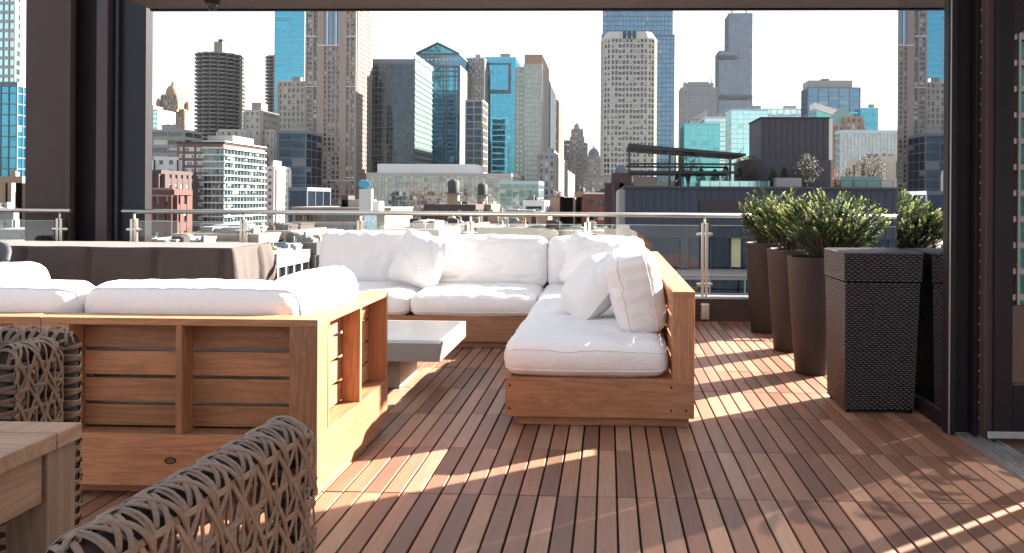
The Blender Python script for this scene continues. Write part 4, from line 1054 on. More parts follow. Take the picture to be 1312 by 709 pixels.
# ---- main taupe tower
def main_tower():
    Y = 480; X0, X1, Y0, Y1, z1 = dims(393, 457, Y, -60, 477)
    r = thing('taupe_tower', 'tallest taupe stone tower in front, with blue glass bays near its top', 'tower', ((X0 + X1) / 2, (Y0 + Y1) / 2, GZ))
    W = X1 - X0; f = lambda a_: X0 + W * a_
    block(r, rect(X0, X1, Y0 + 1, Y1), GZ, z1, 'win', 'flank', fh=2.95, bay=2.3, pier=1.1, span=1.3, zlow=-45)
    # front bays: stone piers full height, recessed window strips
    mb = MB(); fr = MB()
    gl_ = MB(); gl_.prism(rect(X0 - .05, X1 + .02, Y0 - .2, Y0 + .9), -45, z1, 0, (2.2, 2.95)); gl_.build('front_glazing', G_['win'], r)
    zc = at(400, 48, Y).z; zc2 = at(400, 58, Y).z
    for a0, a1 in ((0, .03), (.13, .165), (.235, .37), (.42, .455), (.51, .54), (.595, .625), (.675, .82), (.87, .905)):
        mb.box(f(a0), f(a1), Y0 - .9, Y0 - .201, -45, z1)
    mb.box(f(.975), f(1) + .35, Y0 - .9, Y0 - .201, -45, z1)
    mb.build('stone_piers', S_['taupe'], r)
    z = z1 - 3
    while z > -45:
        k = z
        for a0, a1 in ((.03, .13), (.37, .42), (.455, .51), (.54, .595), (.625, .675), (.905, .975)):
            if (k > zc2 and .36 < a0 < .68): continue
            fr.box(f(a0) + .02, f(a1) - .02, Y0 - .6, Y0 - .202, k, k + 1.35)
        for a0, a1 in ((.165, .235), (.82, .87)): fr.box(f(a0) + .02, f(a1) - .02, Y0 - .35, Y0 - .202, k, k + .6)
        z -= 2.95
    tag(fr.build('spandrels', S_['conc'], r), kind='stuff')
    MB().box(f(.37) + .02, f(.675) - .02, Y0 - .3, Y0 - .203, zc2, z1).build('blue_bay', G_['deep'], r)
    m3 = MB(); m3.box(f(.425), f(.45), Y0 - 1.1, Y0 - .31, zc2, z1); m3.box(f(.6), f(.625), Y0 - 1.1, Y0 - .31, zc2, z1); m3.build('white_fins', S_['white'], r)
    def ledge(xa_, xb_, z_, h_): MB().box(xa_, xb_, Y0 - 1.2, Y0 - .91, z_, z_ + h_).build('white_ledge', S_['white'], r)
    ledge(f(.235), f(.675), zc2 - .7, .7); ledge(f(0), f(.23), zc, .7); ledge(f(.82), f(1), zc, .7)
    for yy in (112, 228): ledge(X0, f(.235), at(400, yy, Y).z, .5); ledge(f(.82), X1, at(400, yy, Y).z, .5)
    ledge(X0, X1, at(400, 232, Y).z, .5)
main_tower()

# ---- centre
r, d = tower('dark_glass_block', 'dark glass office block with a pale green flank right of the taupe tower', 'office building', 470, 530, 76, 520, 552, glass='ink', frame='steelb', fh=3.8, bay=2.6, pier=.28, span=.5, proud=.2, plant=False, top=3.2)
X0, X1, Y0, Y1, z1 = d
mb = MB(); z = z1 - 9; g = MB(); g.box(X1 + .6, X1 + 1.0, Y0 - .5, Y1 + .2, -30, z1 + .2); g.build('flank_cladding', S_['tealc'], r)
while z > -30: mb.box(X1 + 1.0, X1 + 1.5, Y0 - .5, Y1, z, z + 1.2); z -= 3.8
mb.build('flank_bands', S_['tealb'], r); MB().box(X1 + .4, X1 + 1.6, Y0 - .6, Y1 + .3, z1 + .2, z1 + 3).build('roof_edge', S_['white'], r)
# faint raised script along the top of the flank
mb = MB(); rnd = random.Random(4); yy = Y0 + 3
Lk = (Y1 - Y0 - 6) / 9
for k in range(9):
    y0_ = yy + k * Lk; pts = []
    for q in range(9):
        a_ = q / 8 * 2 * math.pi; pts.append((X1 + 1.25, y0_ + Lk * .42 + Lk * .34 * math.cos(a_ * (1 if k % 2 else .8)), z1 - 5.0 + (2.0 if k % 3 == 0 else 1.3) * math.sin(a_ + k)))
    mb.tube(pts, .3, 4)
mb.build('sign_script', S_['white'], r)

r, d = tower('gabled_tower', 'teal glass tower with a pointed gable roof', 'tower', 534, 588, 84, 620, 599, glass='blue', frame='steelb', fh=4, bay=4.2, pier=.35, span=.4, proud=.15, plant=False, top=2)
X0, X1, Y0, Y1, z1 = d
ap = at(562, 56, 620).z; ez = at(562, 69, 620).z
MB().box(X0, X1, Y0, Y1, z1 + .01, ez).build('attic', G_['deep'], r)
mb = MB()
for k in range(10): 
    x = X0 + 2.5 + k * (X1 - X0 - 5) / 9; mb.tube([(x, Y0 - .1, (z1 + ez) / 2), (x, Y0 - .4, (z1 + ez) / 2)], 1.1, 12)
mb.build('round_vents', S_['mull'], r)
def gable(root, x0, x1, y0, y1, z0, z1, mat, nm):
    mb = MB(); xm = (x0 + x1) / 2; n0 = mb.add([(x0, y0, z0), (x1, y0, z0), (xm, y0, z1), (x0, y1, z0), (x1, y1, z0), (xm, y1, z1)])
    for q in ((0, 1, 2), (5, 4, 3), (0, 2, 5, 3), (1, 4, 5, 2), (0, 3, 4, 1)): mb.face([n0 + i for i in q])
    return mb.build(nm, mat, root)
gable(r, X0 + 3, X1 - 3, Y0 - .2, Y1, ez + .5, ap - 1, G_['blue'], 'gable_glass')
mb = MB(); xm = (X0 + X1) / 2
mb.tube([(X0 - .5, Y0 - .7, ez), (xm, Y0 - .7, ap + .4), (X1 + .5, Y0 - .7, ez)], .9, 6); mb.box(X0 - .6, X1 + .6, Y0 - 1.2, Y1, ez - .9, ez + .4); mb.build('gable_frame', S_['steelb'], r)
mb = MB(); n0 = mb.add([(X0 - .5, Y0 - .3, ez + .5), (xm, Y0 - .3, ap + .8), (X1 + .5, Y0 - .3, ez + .5), (X0 - .5, Y1, ez + .5), (xm, Y1, ap + .8), (X1 + .5, Y1, ez + .5)])
mb.face([n0, n0 + 1, n0 + 4, n0 + 3]); mb.face([n0 + 1, n0 + 2, n0 + 5, n0 + 4]); mb.build('roof', S_['mull'], r)
mb = MB()
for a_ in (.0, .05, .2, .27, .62, .69, .9, .97): mb.box(X0 + (X1 - X0) * a_, X0 + (X1 - X0) * a_ + .8, Y0 - .8, Y0 - .3, -20, z1)
for yy in (92, 99, 118, 126, 150): z = at(560, yy, 620).z; mb.box(X0, X1, Y0 - .9, Y0 - .35, z, z + .9)
mb.build('heavy_mullions', S_['steelb'], r)
mb = MB(); mb.box(X1 + .6, X1 + 1.1, Y0, Y1, -20, z1)
mb.build('flank_wall', S_['flank'], r)

tower('striped_tower', 'grey tower with tiny dark windows between the gabled and the blue glass towers', 'tower', 598, 620, 74, 660, glass='win', frame='grey', fh=3.4, bay=2.6, pier=1.1, span=1.4)
tower('banded_tower', 'narrow tower of framed window boxes just right of the gabled tower', 'tower', 597, 618, 128, 600, glass='navy', frame='lgrey', fh=5.6, bay=5.2, pier=.7, span=.8, plant=False)
r, d = tower('glass_tower', 'vivid blue glass tower with a big square recess near its top', 'tower', 620, 661, 73, 680, 670, glass='blue', frame='cyanm', fh=4, bay=4, pier=.12, span=.15, proud=.08, ppr=.05)
X0, X1, Y0, Y1, z1 = d; sc = 680 / 1000
MB().box(X0 + 1, X0 + 24, Y0 - .9, Y0 - .2, z1 - 32, z1 - 29).build('recess_shadow_ledge', S_['steelb'], r)
MB().box(X0 + 21.5, X0 + 23.8, Y0 - .9, Y0 - .2, z1 - 28.9, z1 - 7).build('recess_side', S_['steelb'], r)
MB().box(X0 + 1, X0 + 24, Y0 - .9, Y0 - .2, z1 - 6.9, z1 - 5.4).build('recess_top', S_['steelb'], r)
r, d = tower('stone_tower', 'slim warm grey residential tower with a blank stone crown', 'tower', 672, 694, 82, 500, 703, glass='greeng', frame='lgrey', fh=3.1, bay=2.3, pier=.75, span=1.2, plant=False)
MB().box(d[0], d[1] + .4, d[2], d[3], d[4], d[4] + 6).build('crown', S_['tan'], r)
tower('stone_tower', 'shoulder tower of grey windows left of the slim crowned tower', 'tower', 661, 671, 86, 505, glass='greeng', frame='lgrey', fh=3.1, bay=2.3, pier=.75, span=1.2, plant=False)
tower('glass_tower', 'narrow blue grey tower step behind the slim crowned tower', 'tower', 690, 703, 103, 560, 712, glass='greeng', frame='steelb', fh=3.3, bay=2.6, pier=.5, span=.9, plant=False)
tower('brown_tower', 'thin brown slab tower beyond the slim crowned tower', 'tower', 700, 715, 128, 700, 721, glass='win', frame='tan', fh=3.6, bay=3, pier=1.4, span=1.0, plant=False)
tower('street_building', 'grey building with vertical windows lining the street canyon', 'building', 690, 711, 196, 420, 727, glass='win', frame='grey', fh=3.8, bay=3, pier=1.3, span=1.4, plant=True)
tower('street_building', 'farther pale building stepping down the street canyon', 'building', 708, 722, 215, 560, 736, glass='win', frame='lgrey', fh=3.8, bay=3, pier=1.2, span=1.4, plant=False)
r, d = tower('clock_tower', 'slim stepped grey tower standing at the end of the street', 'tower', 731, 748, 175, 900, glass='win', frame='conc', fh=4, bay=3, pier=1.3, span=1.4, plant=False)
cx, cy, zt = (d[0] + d[1]) / 2, d[2] + 8, d[4]
block(r, rect(cx - 6, cx + 6, cy - 6, cy + 6), zt - 1, zt + 9, 'win', 'conc', bay=3, pier=1.5, fh=4); MB().lathe([(4.5, zt + 9), (4.2, zt + 13), (2.5, zt + 15), (0.01, zt + 17)], cx, cy, 8).build('cap', S_['conc'], r)
tower('far_building', 'small dark slab right behind the stepped street end tower', 'building', 723, 733, 180, 960, glass='win', frame='dark', fh=3.8, bay=3, pier=.6, span=1, plant=False)
tower('far_building', 'thin dark building just right of the stepped street end tower', 'building', 747, 752, 183, 880, glass='win', frame='conc', fh=3.8, bay=3, pier=1, span=1.4, plant=False)
r, d = tower('domed_building', 'small stone building with a round dome down the street', 'building', 753, 768, 200, 860, glass='win', frame='conc', fh=4, bay=3, pier=1.6, span=1.6, plant=False)
cx, cy, zt = (d[0] + d[1]) / 2, d[2] + 8, d[4]
MB().lathe([(6.3, zt), (6.3, zt + 2), (5.6, zt + 5), (3.6, zt + 8), (1, zt + 9.4), (.5, zt + 12), (0.01, zt + 14)], cx, cy, 20).build('dome', S_['steelb'], r)

# ---- two towers right of centre
r, d = tower('glass_tower', 'broad blue grey glass tower rising behind the round cornered beige tower', 'tower', 773, 862, -40, 560, depth=35, glass='deep', frame='steelb', fh=3.4, bay=2.8, pier=.3, span=.5, proud=.15, zlow=100)
X0, X1, Y0, Y1, z1 = d; zz = at(860, 46, 560).z
A, B = at(771, 46, 556), at(864, 46, 556)
block(r, rect(A.x, B.x, 556, 600), GZ, zz, 'deep', 'steelb', fh=3.4, bay=2.8, pier=.3, span=.5, proud=.15)
def octo():
    Y = 430; A, B = at(771, 46, Y), at(842, 46, Y); w = B.x - A.x; x0, x1 = A.x, B.x; c = w * .17; z1 = at(800, 48, Y).z
    r = thing('beige_tower', 'beige round cornered apartment tower full of balconies', 'tower', ((x0 + x1) / 2, Y + w / 2, GZ))
    poly = [(x0 + c, Y), (x1 - c, Y), (x1 - c * .3, Y + c * .5), (x1, Y + c * 1.6), (x1, Y + w), (x0, Y + w), (x0, Y + c * 1.6), (x0 + c * .3, Y + c * .5)]
    block(r, poly, GZ, z1, 'win', 'pearl', fh=3.0, bay=2.1, pier=.6, span=.95, proud=.35, top=1)
    cr = MB(); p2 = offset_poly(poly, .35); p3 = offset_poly(poly, -2)
    n = len(poly); a_ = cr.add([(x, y_, z1) for x, y_ in p2] + [(x, y_, z1 + 3.6) for x, y_ in p3])
    for i in range(n): j = (i + 1) % n; cr.face([a_ + i, a_ + j, a_ + n + j, a_ + n + i])
    cr.face([a_ + n + i for i in range(n)]); cr.build('crown', S_['pearl'], r)
    m = MB()
    for k in range(3): x = (x0 + x1) / 2 - 3.6 + k * 2.7; m.box(x, x + 1.8, Y - .6, Y + 3, z1 - .9, z1 + 3.4)
    m.build('crown_window', G_['navy'], r)
    b = MB(); z = z1 - 4
    while z > -25:
        for x in (x0 + w * .30, x0 + w * .58): b.box(x, x + 3.1, Y - 1.1, Y - .5, z - .15, z + .95)
        z -= 3
    b.build('balcony_fronts', S_['pearl'], r)
octo()

# ---- right skyline
r, d = tower('antenna_tower', 'grey tower with two thin antennas and a notched crown', 'tower', 873, 918, 112, 950, depth=32, glass='slate', frame='conc', fh=4, bay=3.6, pier=1.2, span=1.1, plant=False)
X0, X1, Y0, Y1, zt = d
block(r, rect(X0 + 9, X1 - 9, Y0 + 3, Y1), zt - 1, zt + 7, 'slate', 'conc', bay=3.6, pier=1.2)
for x in (X0 + 5, X1 - 5):
    MB().tube([(x, Y0 + 8, zt), (x, Y0 + 8, zt + 12), (x, Y0 + 8, zt + 27)], [.9, .45, .15], 6).build('antenna', S_['dark'], r)
    MB().box(x - 2, x + 2, Y0 + 2, Y0 + 12, zt, zt + 6).build('corner_turret', S_['conc'], r)
r = thing('black_tower', 'tallest dark stepped tower on the skyline with twin white antennas', 'tower', (at(942, 100, 1400).x, 1420, GZ))
def sub(x0, x1, yt, Y, **kw):
    X0, X1, Y0, Y1, z1 = dims(x0, x1, Y, yt, None, 50); block(r, rect(X0, X1, Y0, Y1), GZ, z1, 'slate', 'steelb', fh=8, bay=5, pier=.5, span=.9, proud=.3, zlow=50, **kw); return X0, X1, z1
sub(921, 964, 128, 1396); sub(921.5, 945, 65, 1400); X0, X1, zt = sub(934, 964, 17, 1404)
for x in (X0 + 8, X1 - 8): MB().tube([(x, 1420, zt), (x, 1420, zt + 20), (x, 1420, zt + 60)], [2.0, 1.6, .4], 8).build('antenna', S_['white'], r)
for yy in (71, 122): z = at(940, yy, 1395).z; MB().box(at(921, yy, 1395).x - .4, at(964 if yy > 100 else 945, yy, 1395).x + .4, 1394.2, 1395, z - 7, z).build('louvre_band', S_['navy'], r)
tower('glass_building', 'teal glass building with a sloping roof below the antenna tower', 'office building', 877, 922, 158, 560, 872, glass='teal', frame='cyanm', fh=4.2, bay=4, pier=.15, span=.25, proud=.1, plant=False)
tower('glass_building', 'stepped pale cyan building with horizontal floor lines beside the teal one', 'office building', 903, 930, 150, 620, glass='pale', frame='white', fh=3.8, bay=5, pier=.15, span=.9, proud=.3, plant=True)
r, d = tower('wedge_building', 'grey wedge roofed building behind the teal glass one', 'building', 884, 906, 152, 660, glass='greeng', frame='grey', fh=4, bay=3, pier=.4, span=.8, plant=False)
mb = MB(); n0 = mb.add([(d[0], d[2], d[4]), (d[1], d[2], d[4]), (d[1], d[3], d[4]), (d[0], d[3], d[4]), (d[1], d[2], d[4] + 7), (d[1], d[3], d[4] + 7)])
for q in ((0, 1, 4), (3, 5, 2), (0, 4, 5, 3), (1, 2, 5, 4)): mb.face([n0 + i for i in q])
mb.build('wedge_roof', S_['lgrey'], r)
tower('glass_building', 'wide light cyan glass building left of the charcoal roof box', 'office building', 937, 984, 140, 640, 930, glass='pale', frame='mull', fh=4, bay=5, pier=.12, span=.3, proud=.1, plant=True)
tower('office_building', 'flat white gridded building peeping over the charcoal roof box', 'office building', 979, 1030, 139, 820, glass='pale', frame='white', fh=9, bay=7, pier=1.2, span=2.4, plant=True, roofmat='lgrey')
r, d = tower('glass_tower', 'dark blue glass office tower on the right with a grey top storey', 'tower', 1035, 1102, 112, 700, 1027, glass='deep', frame='steelb', fh=4, bay=8.4, pier=.7, span=.2, proud=.2, plant=False, top=1)
MB().box(d[0] + 1, d[1] - 6, d[2] + 2, d[3], d[4], d[4] + 6.5).build('top_storey', S_['grey'], r)
MB().box(d[0] + 13, d[0] + 20, d[2] + 4, d[2] + 9, d[4] + 6.5, d[4] + 8).build('roof_plant', S_['dark'], r)
r, d = tower('glass_building', 'green glass building with a white slanted roof below the dark blue tower', 'office building', 1047, 1085, 140, 560, 1041, glass='teal', frame='mull', fh=4, bay=4, pier=.15, span=.3, proud=.1, plant=False)
mb = MB(); n0 = mb.add([(d[0] - 2, d[2] - 1.2, d[4]), (d[1] + 4, d[2] - 1.2, d[4] - 9), (d[1] + 4, d[3], d[4] - 9), (d[0] - 2, d[3], d[4]), (d[0] - 2, d[2] - 1.2, d[4] + 4.5), (d[1] + 4, d[2] - 1.2, d[4] - 4), (d[1] + 4, d[3], d[4] - 4), (d[0] - 2, d[3], d[4] + 4.5)])
for q in ((0, 1, 5, 4), (1, 2, 6, 5), (2, 3, 7, 6), (3, 0, 4, 7), (4, 5, 6, 7), (0, 3, 2, 1)): mb.face([n0 + i for i in q])
mb.build('slanted_roof', S_['white'], r)
r, d = tower('stone_building', 'old pinkish stone building with a green copper hipped roof', 'building', 1066, 1106, 160, 470, glass='win', frame='tan', fh=4, bay=3.4, pier=1.8, span=2, plant=False)
xm, w = (d[0] + d[1]) / 2 - .5, (d[1] - d[0]) / 2
mb = MB(); n0 = mb.add([(d[0], d[2], d[4]), (d[1], d[2], d[4]), (d[1], d[3], d[4]), (d[0], d[3], d[4]), (xm - 2, d[2] + 10, d[4] + 11), (xm + 2, d[2] + 10, d[4] + 11)])
for q in ((0, 1, 5, 4), (1, 2, 5), (2, 3, 4, 5), (3, 0, 4)): mb.face([n0 + i for i in q])
mb.build('hipped_roof', S_['copper'], r)
block(r, rect(xm - 1, d[1] - 1, d[2] - .5, d[2] + 8), d[4] - 5, d[4] + 5, 'win', 'tan', bay=3, pier=1.6, fh=4)
tower('glass_tower', 'cyan glass block with a ragged top at the right end of the skyline', 'building', 1103, 1125, 138, 680, 1100, glass='blue', frame='cyanm', fh=4, bay=4, pier=.15, span=.3, proud=.1)
tower('glass_building', 'wide pale green glass building with a busy grid behind the roof garden', 'office building', 1077, 1175, 167, 330, 1072, glass='spark', frame='mull', fh=3.2, bay=1.5, pier=.25, span=.5, proud=.15, plant=False)
tower('low_building', 'small cream rooftop house at the right end of the roof garden', 'building', 1128, 1175, 200, 200, glass='win', frame='cream', fh=6, bay=8, pier=5, span=1, plant=False)

# ---- low middle ground
r, d = tower('glass_hall', 'long low hall of sparkling patterned glass with a white roof bar', 'hall', 470, 655, 222, 380, glass='spark', frame='lgrey', fh=2.2, bay=1.8, pier=.12, span=.2, proud=.12, plant=False, depth=60)
MB().box(at(482, 222, 382).x, at(608, 222, 382).x, 384, 410, d[4], d[4] + 4.6).build('roof_bar', S_['white'], r)
tower('glass_hall', 'blue green glass hall end with a gridded front behind the railing', 'building', 640, 690, 232, 340, glass='greeng', frame='mull', fh=3.6, bay=3, pier=.2, span=.3, proud=.1, plant=False)

def tan_building():
    Y = 260; X0, X1, Y0, Y1, z1 = dims(375, 463, Y, 268, None, 30)
    X1 = at(500, 268, Y).x
    r = thing('brick_building', 'tan brick building with rows of paired dark windows behind the railing', 'building', ((X0 + X1) / 2, Y + 15, GZ))
    MB().box(X0, X1, Y0, Y1, GZ, z1).build('wall', S_['tan'], r); MB().box(X0 - .4, X1 + .4, Y0 - .4, Y1, z1, z1 + .6).build('cornice', S_['conc'], r)
    for f in range(4):
        z = z1 - 4.0 - f * 3.9
        for k in range(12):
            for e in (0, 1.25):
                x = X0 + 1.0 + k * (X1 - X0 - 2) / 12 + e
                w = MB().box(x, x + 1.0, Y0 - .06, Y0 - .002, z, z + 2.5).build('window', G_['dark'], r)
        MB().box(X0 + .2, X1 - .2, Y0 - .25, Y0 - .003, z - .5, z - .25).build('sill_course', S_['conc'], r)
    for (a_, b_, h) in ((435, 475, 2.6), (437, 446, 4)): MB().box(at(a_, 265, Y + 5).x, at(b_, 265, Y + 5).x, Y0 + 5, Y0 + 12, z1 + .6, z1 + .6 + h).build('roof_plant', S_['plumb' if h > 3 else 'conc'], r)
tan_building()
sg = thing('rooftop_sign', 'blue round sign on a white rooftop pylon beside the taupe tower', 'sign', (at(467, 240, 250).x, 250, GZ))
p = at(467, 237.5, 250); mb = MB(); mb.tube([(p.x, 250, p.z), (p.x, 249.7, p.z)], 1, 24); o = mb.build('sign_face', simple('sign_blue', (.03, .33, .50), .4), sg)
o.scale = (1.9, 1, 1.35)
MB().box(p.x - 1.8, p.x + 2.2, 250.2, 252, GZ, p.z - 1.2).build('pylon', S_['white'], sg)
mb = MB(); mb.box(p.x - 1.1, p.x + 1.1, 249.5, 249.6, p.z + 1.5, p.z + 1.75); mb.build('sign_bar', S_['white'], sg)
mu = thing('mural_building', 'white building end wall painted with a blue swirling mural', 'building', (at(478, 290, 190).x, 195, GZ))
A, B = at(463, 272, 190), at(493, 272, 190)
MB().box(A.x, B.x, 190, 198, GZ, A.z).build('wall', S_['beige'], mu)
MB().box(at(477, 258, 192).x, at(486, 258, 192).x, 192, 196, A.z, at(480, 258, 192).z).build('stair_head', S_['white'], mu)
mt = NT('mural_paint'); co = mt.coord(); n_ = mt.noise(mt.mapping(co, (1.2, 1, .7)), 1.1, 3, .5, 2.5)
mt.pbr(mt.ramp(n_, [(.35, (.75, .74, .7)), (.45, (.16, .52, .62)), (.53, (.75, .75, .72)), (.62, (.08, .36, .5))]), .7)
MB().box(at(467, 272, 190).x, at(483, 272, 190).x, 189.93, 189.99, GZ + 20, A.z - .5).build('mural', mt.m, mu)

def tank(px, yb, yt, Y, label, pc='tan'):
    b = at(px, yb, Y); t_ = at(px, yt, Y); hh = t_.z - b.z; rr = hh * .23; r = thing('water_tank', label, 'water tank', (b.x, Y, b.z), 'old rooftop water tanks')
    MB().lathe([(rr * .96, b.z + hh * .45), (rr, b.z + hh * .88), (rr * .15, t_.z), (0.01, t_.z)], b.x, Y, 20).build('tank', S_['dark'], r)
    MB().lathe([(0.01, b.z + hh * .42), (rr * 1.5, b.z + hh * .42), (rr * 1.5, b.z + hh * .46), (0.01, b.z + hh * .46)], b.x, Y, 16).build('platform', S_['dark'], r)
    MB().box(b.x - rr * .9, b.x + rr * .9, Y - rr * .9, Y + rr * .9, b.z - 1, b.z + hh * .41).build('tower_base', S_[pc], r)
def lowb(x0, x1, yt, Y, frame, label, glass='win', side=None, **kw):
    kw.setdefault('fh', 3.4); kw.setdefault('bay', 3); kw.setdefault('pier', 1.6); kw.setdefault('span', 1.8); kw.setdefault('plant', False); kw.setdefault('hm', 1.1); kw.setdefault('depth', 18)
    return tower('low_building', label, 'building', x0, x1, yt, Y, side, glass=glass, frame=frame, **kw)
lowb(545, 608, 262, 215, 'plumb', 'dark flat roofed building carrying the black water tank')
tank(581, 262, 229, 222, 'black wooden water tank on a tan base above the railing')
tank(618, 262, 234, 240, 'second smaller water tank right of the black one', 'beige')
lowb(604, 628, 262, 230, 'beige', 'narrow cream house with three slit windows under the second tank', bay=2.2, pier=1.3)
lowb(672, 696, 257, 200, 'white', 'small white topped roof pavilion above the railing', glass='navy', bay=5, pier=.5, span=.8, fh=5)
lowb(706, 721, 252, 230, 'red', 'narrow red brick chimney block above the railing', pier=2.6)
lowb(738, 751, 246, 210, 'tan', 'plain tan wall left of the red brick building', fh=9, bay=9, pier=9.4)
r, d = lowb(749, 793, 249, 200, 'red', 'red brick building with one big glazed opening behind the railing', fh=3.6, bay=3, pier=1.0, span=1.5, glass='win')
MB().box(d[0] - .2, d[1] + .2, d[2] - .7, d[2] - .4, d[4], d[4] + .4).build('coping', S_['white'], r)
lowb(755, 795, 228, 300, 'conc', 'grey building with rooftop clutter behind the red brick one', glass='greeng', plant=True)
lowb(787, 806, 222, 120, 'plumb', 'small dark roof house with a flat white edge by the navy building', fh=3, bay=3, pier=2)
# rooftops seen through the railing glass
lowb(496, 560, 294, 130, 'conc', 'brownish flat roof seen through the railing left of centre', seed=3, plant=True)
lowb(540, 606, 288, 150, 'beige', 'pale beige parapet wall seen through the railing near the middle post')
lowb(606, 690, 292, 120, 'beige', 'long low cream rooftop right of the middle railing post', fh=6, bay=9, pier=7)
lowb(628, 700, 276, 180, 'tan', 'brown brick roofs with clutter right of the cream slit house', plant=True, seed=8)
lowb(690, 770, 296, 110, 'beige', 'cream parapet seen through the railing beside the red building', fh=6, bay=9, pier=7)
lowb(330, 372, 296, 150, 'tan', 'tan rooftop behind the covered table end', plant=True, seed=5, roofmat='plumb')
lowb(225, 330, 300, 140, 'beige', 'beige low roof below the brown apartment block', fh=5, bay=6, pier=4, plant=True, seed=12)
lowb(380, 470, 304, 170, 'lgrey', 'pale rooftop full of clutter below the tan brick building', plant=True, seed=9, roofmat='white')
r, d = lowb(357, 403, 311, 95, 'char', 'small charcoal house with white window frames by the far sofa', side=416, glass='win', fh=2.3, bay=2.3, pier=1.0, span=1.2)
r, d = lowb(325, 352, 326, 85, 'conc', 'little building under a white canopy right of the covered table', fh=3, bay=2.2, pier=.4, span=.5)
MB().box(d[0] - .3, d[1] + .4, d[2] - 1.2, d[2] + 4, d[4] + .1, d[4] + .35).build('awning', S_['white'], r)
lowb(160, 232, 318, 120, 'brown', 'brown low roof behind the covered table near the column', plant=True, seed=14)
lowb(-80, 40, 308, 100, 'lgrey', 'pale roof at far left behind the short railing', plant=True, seed=15)

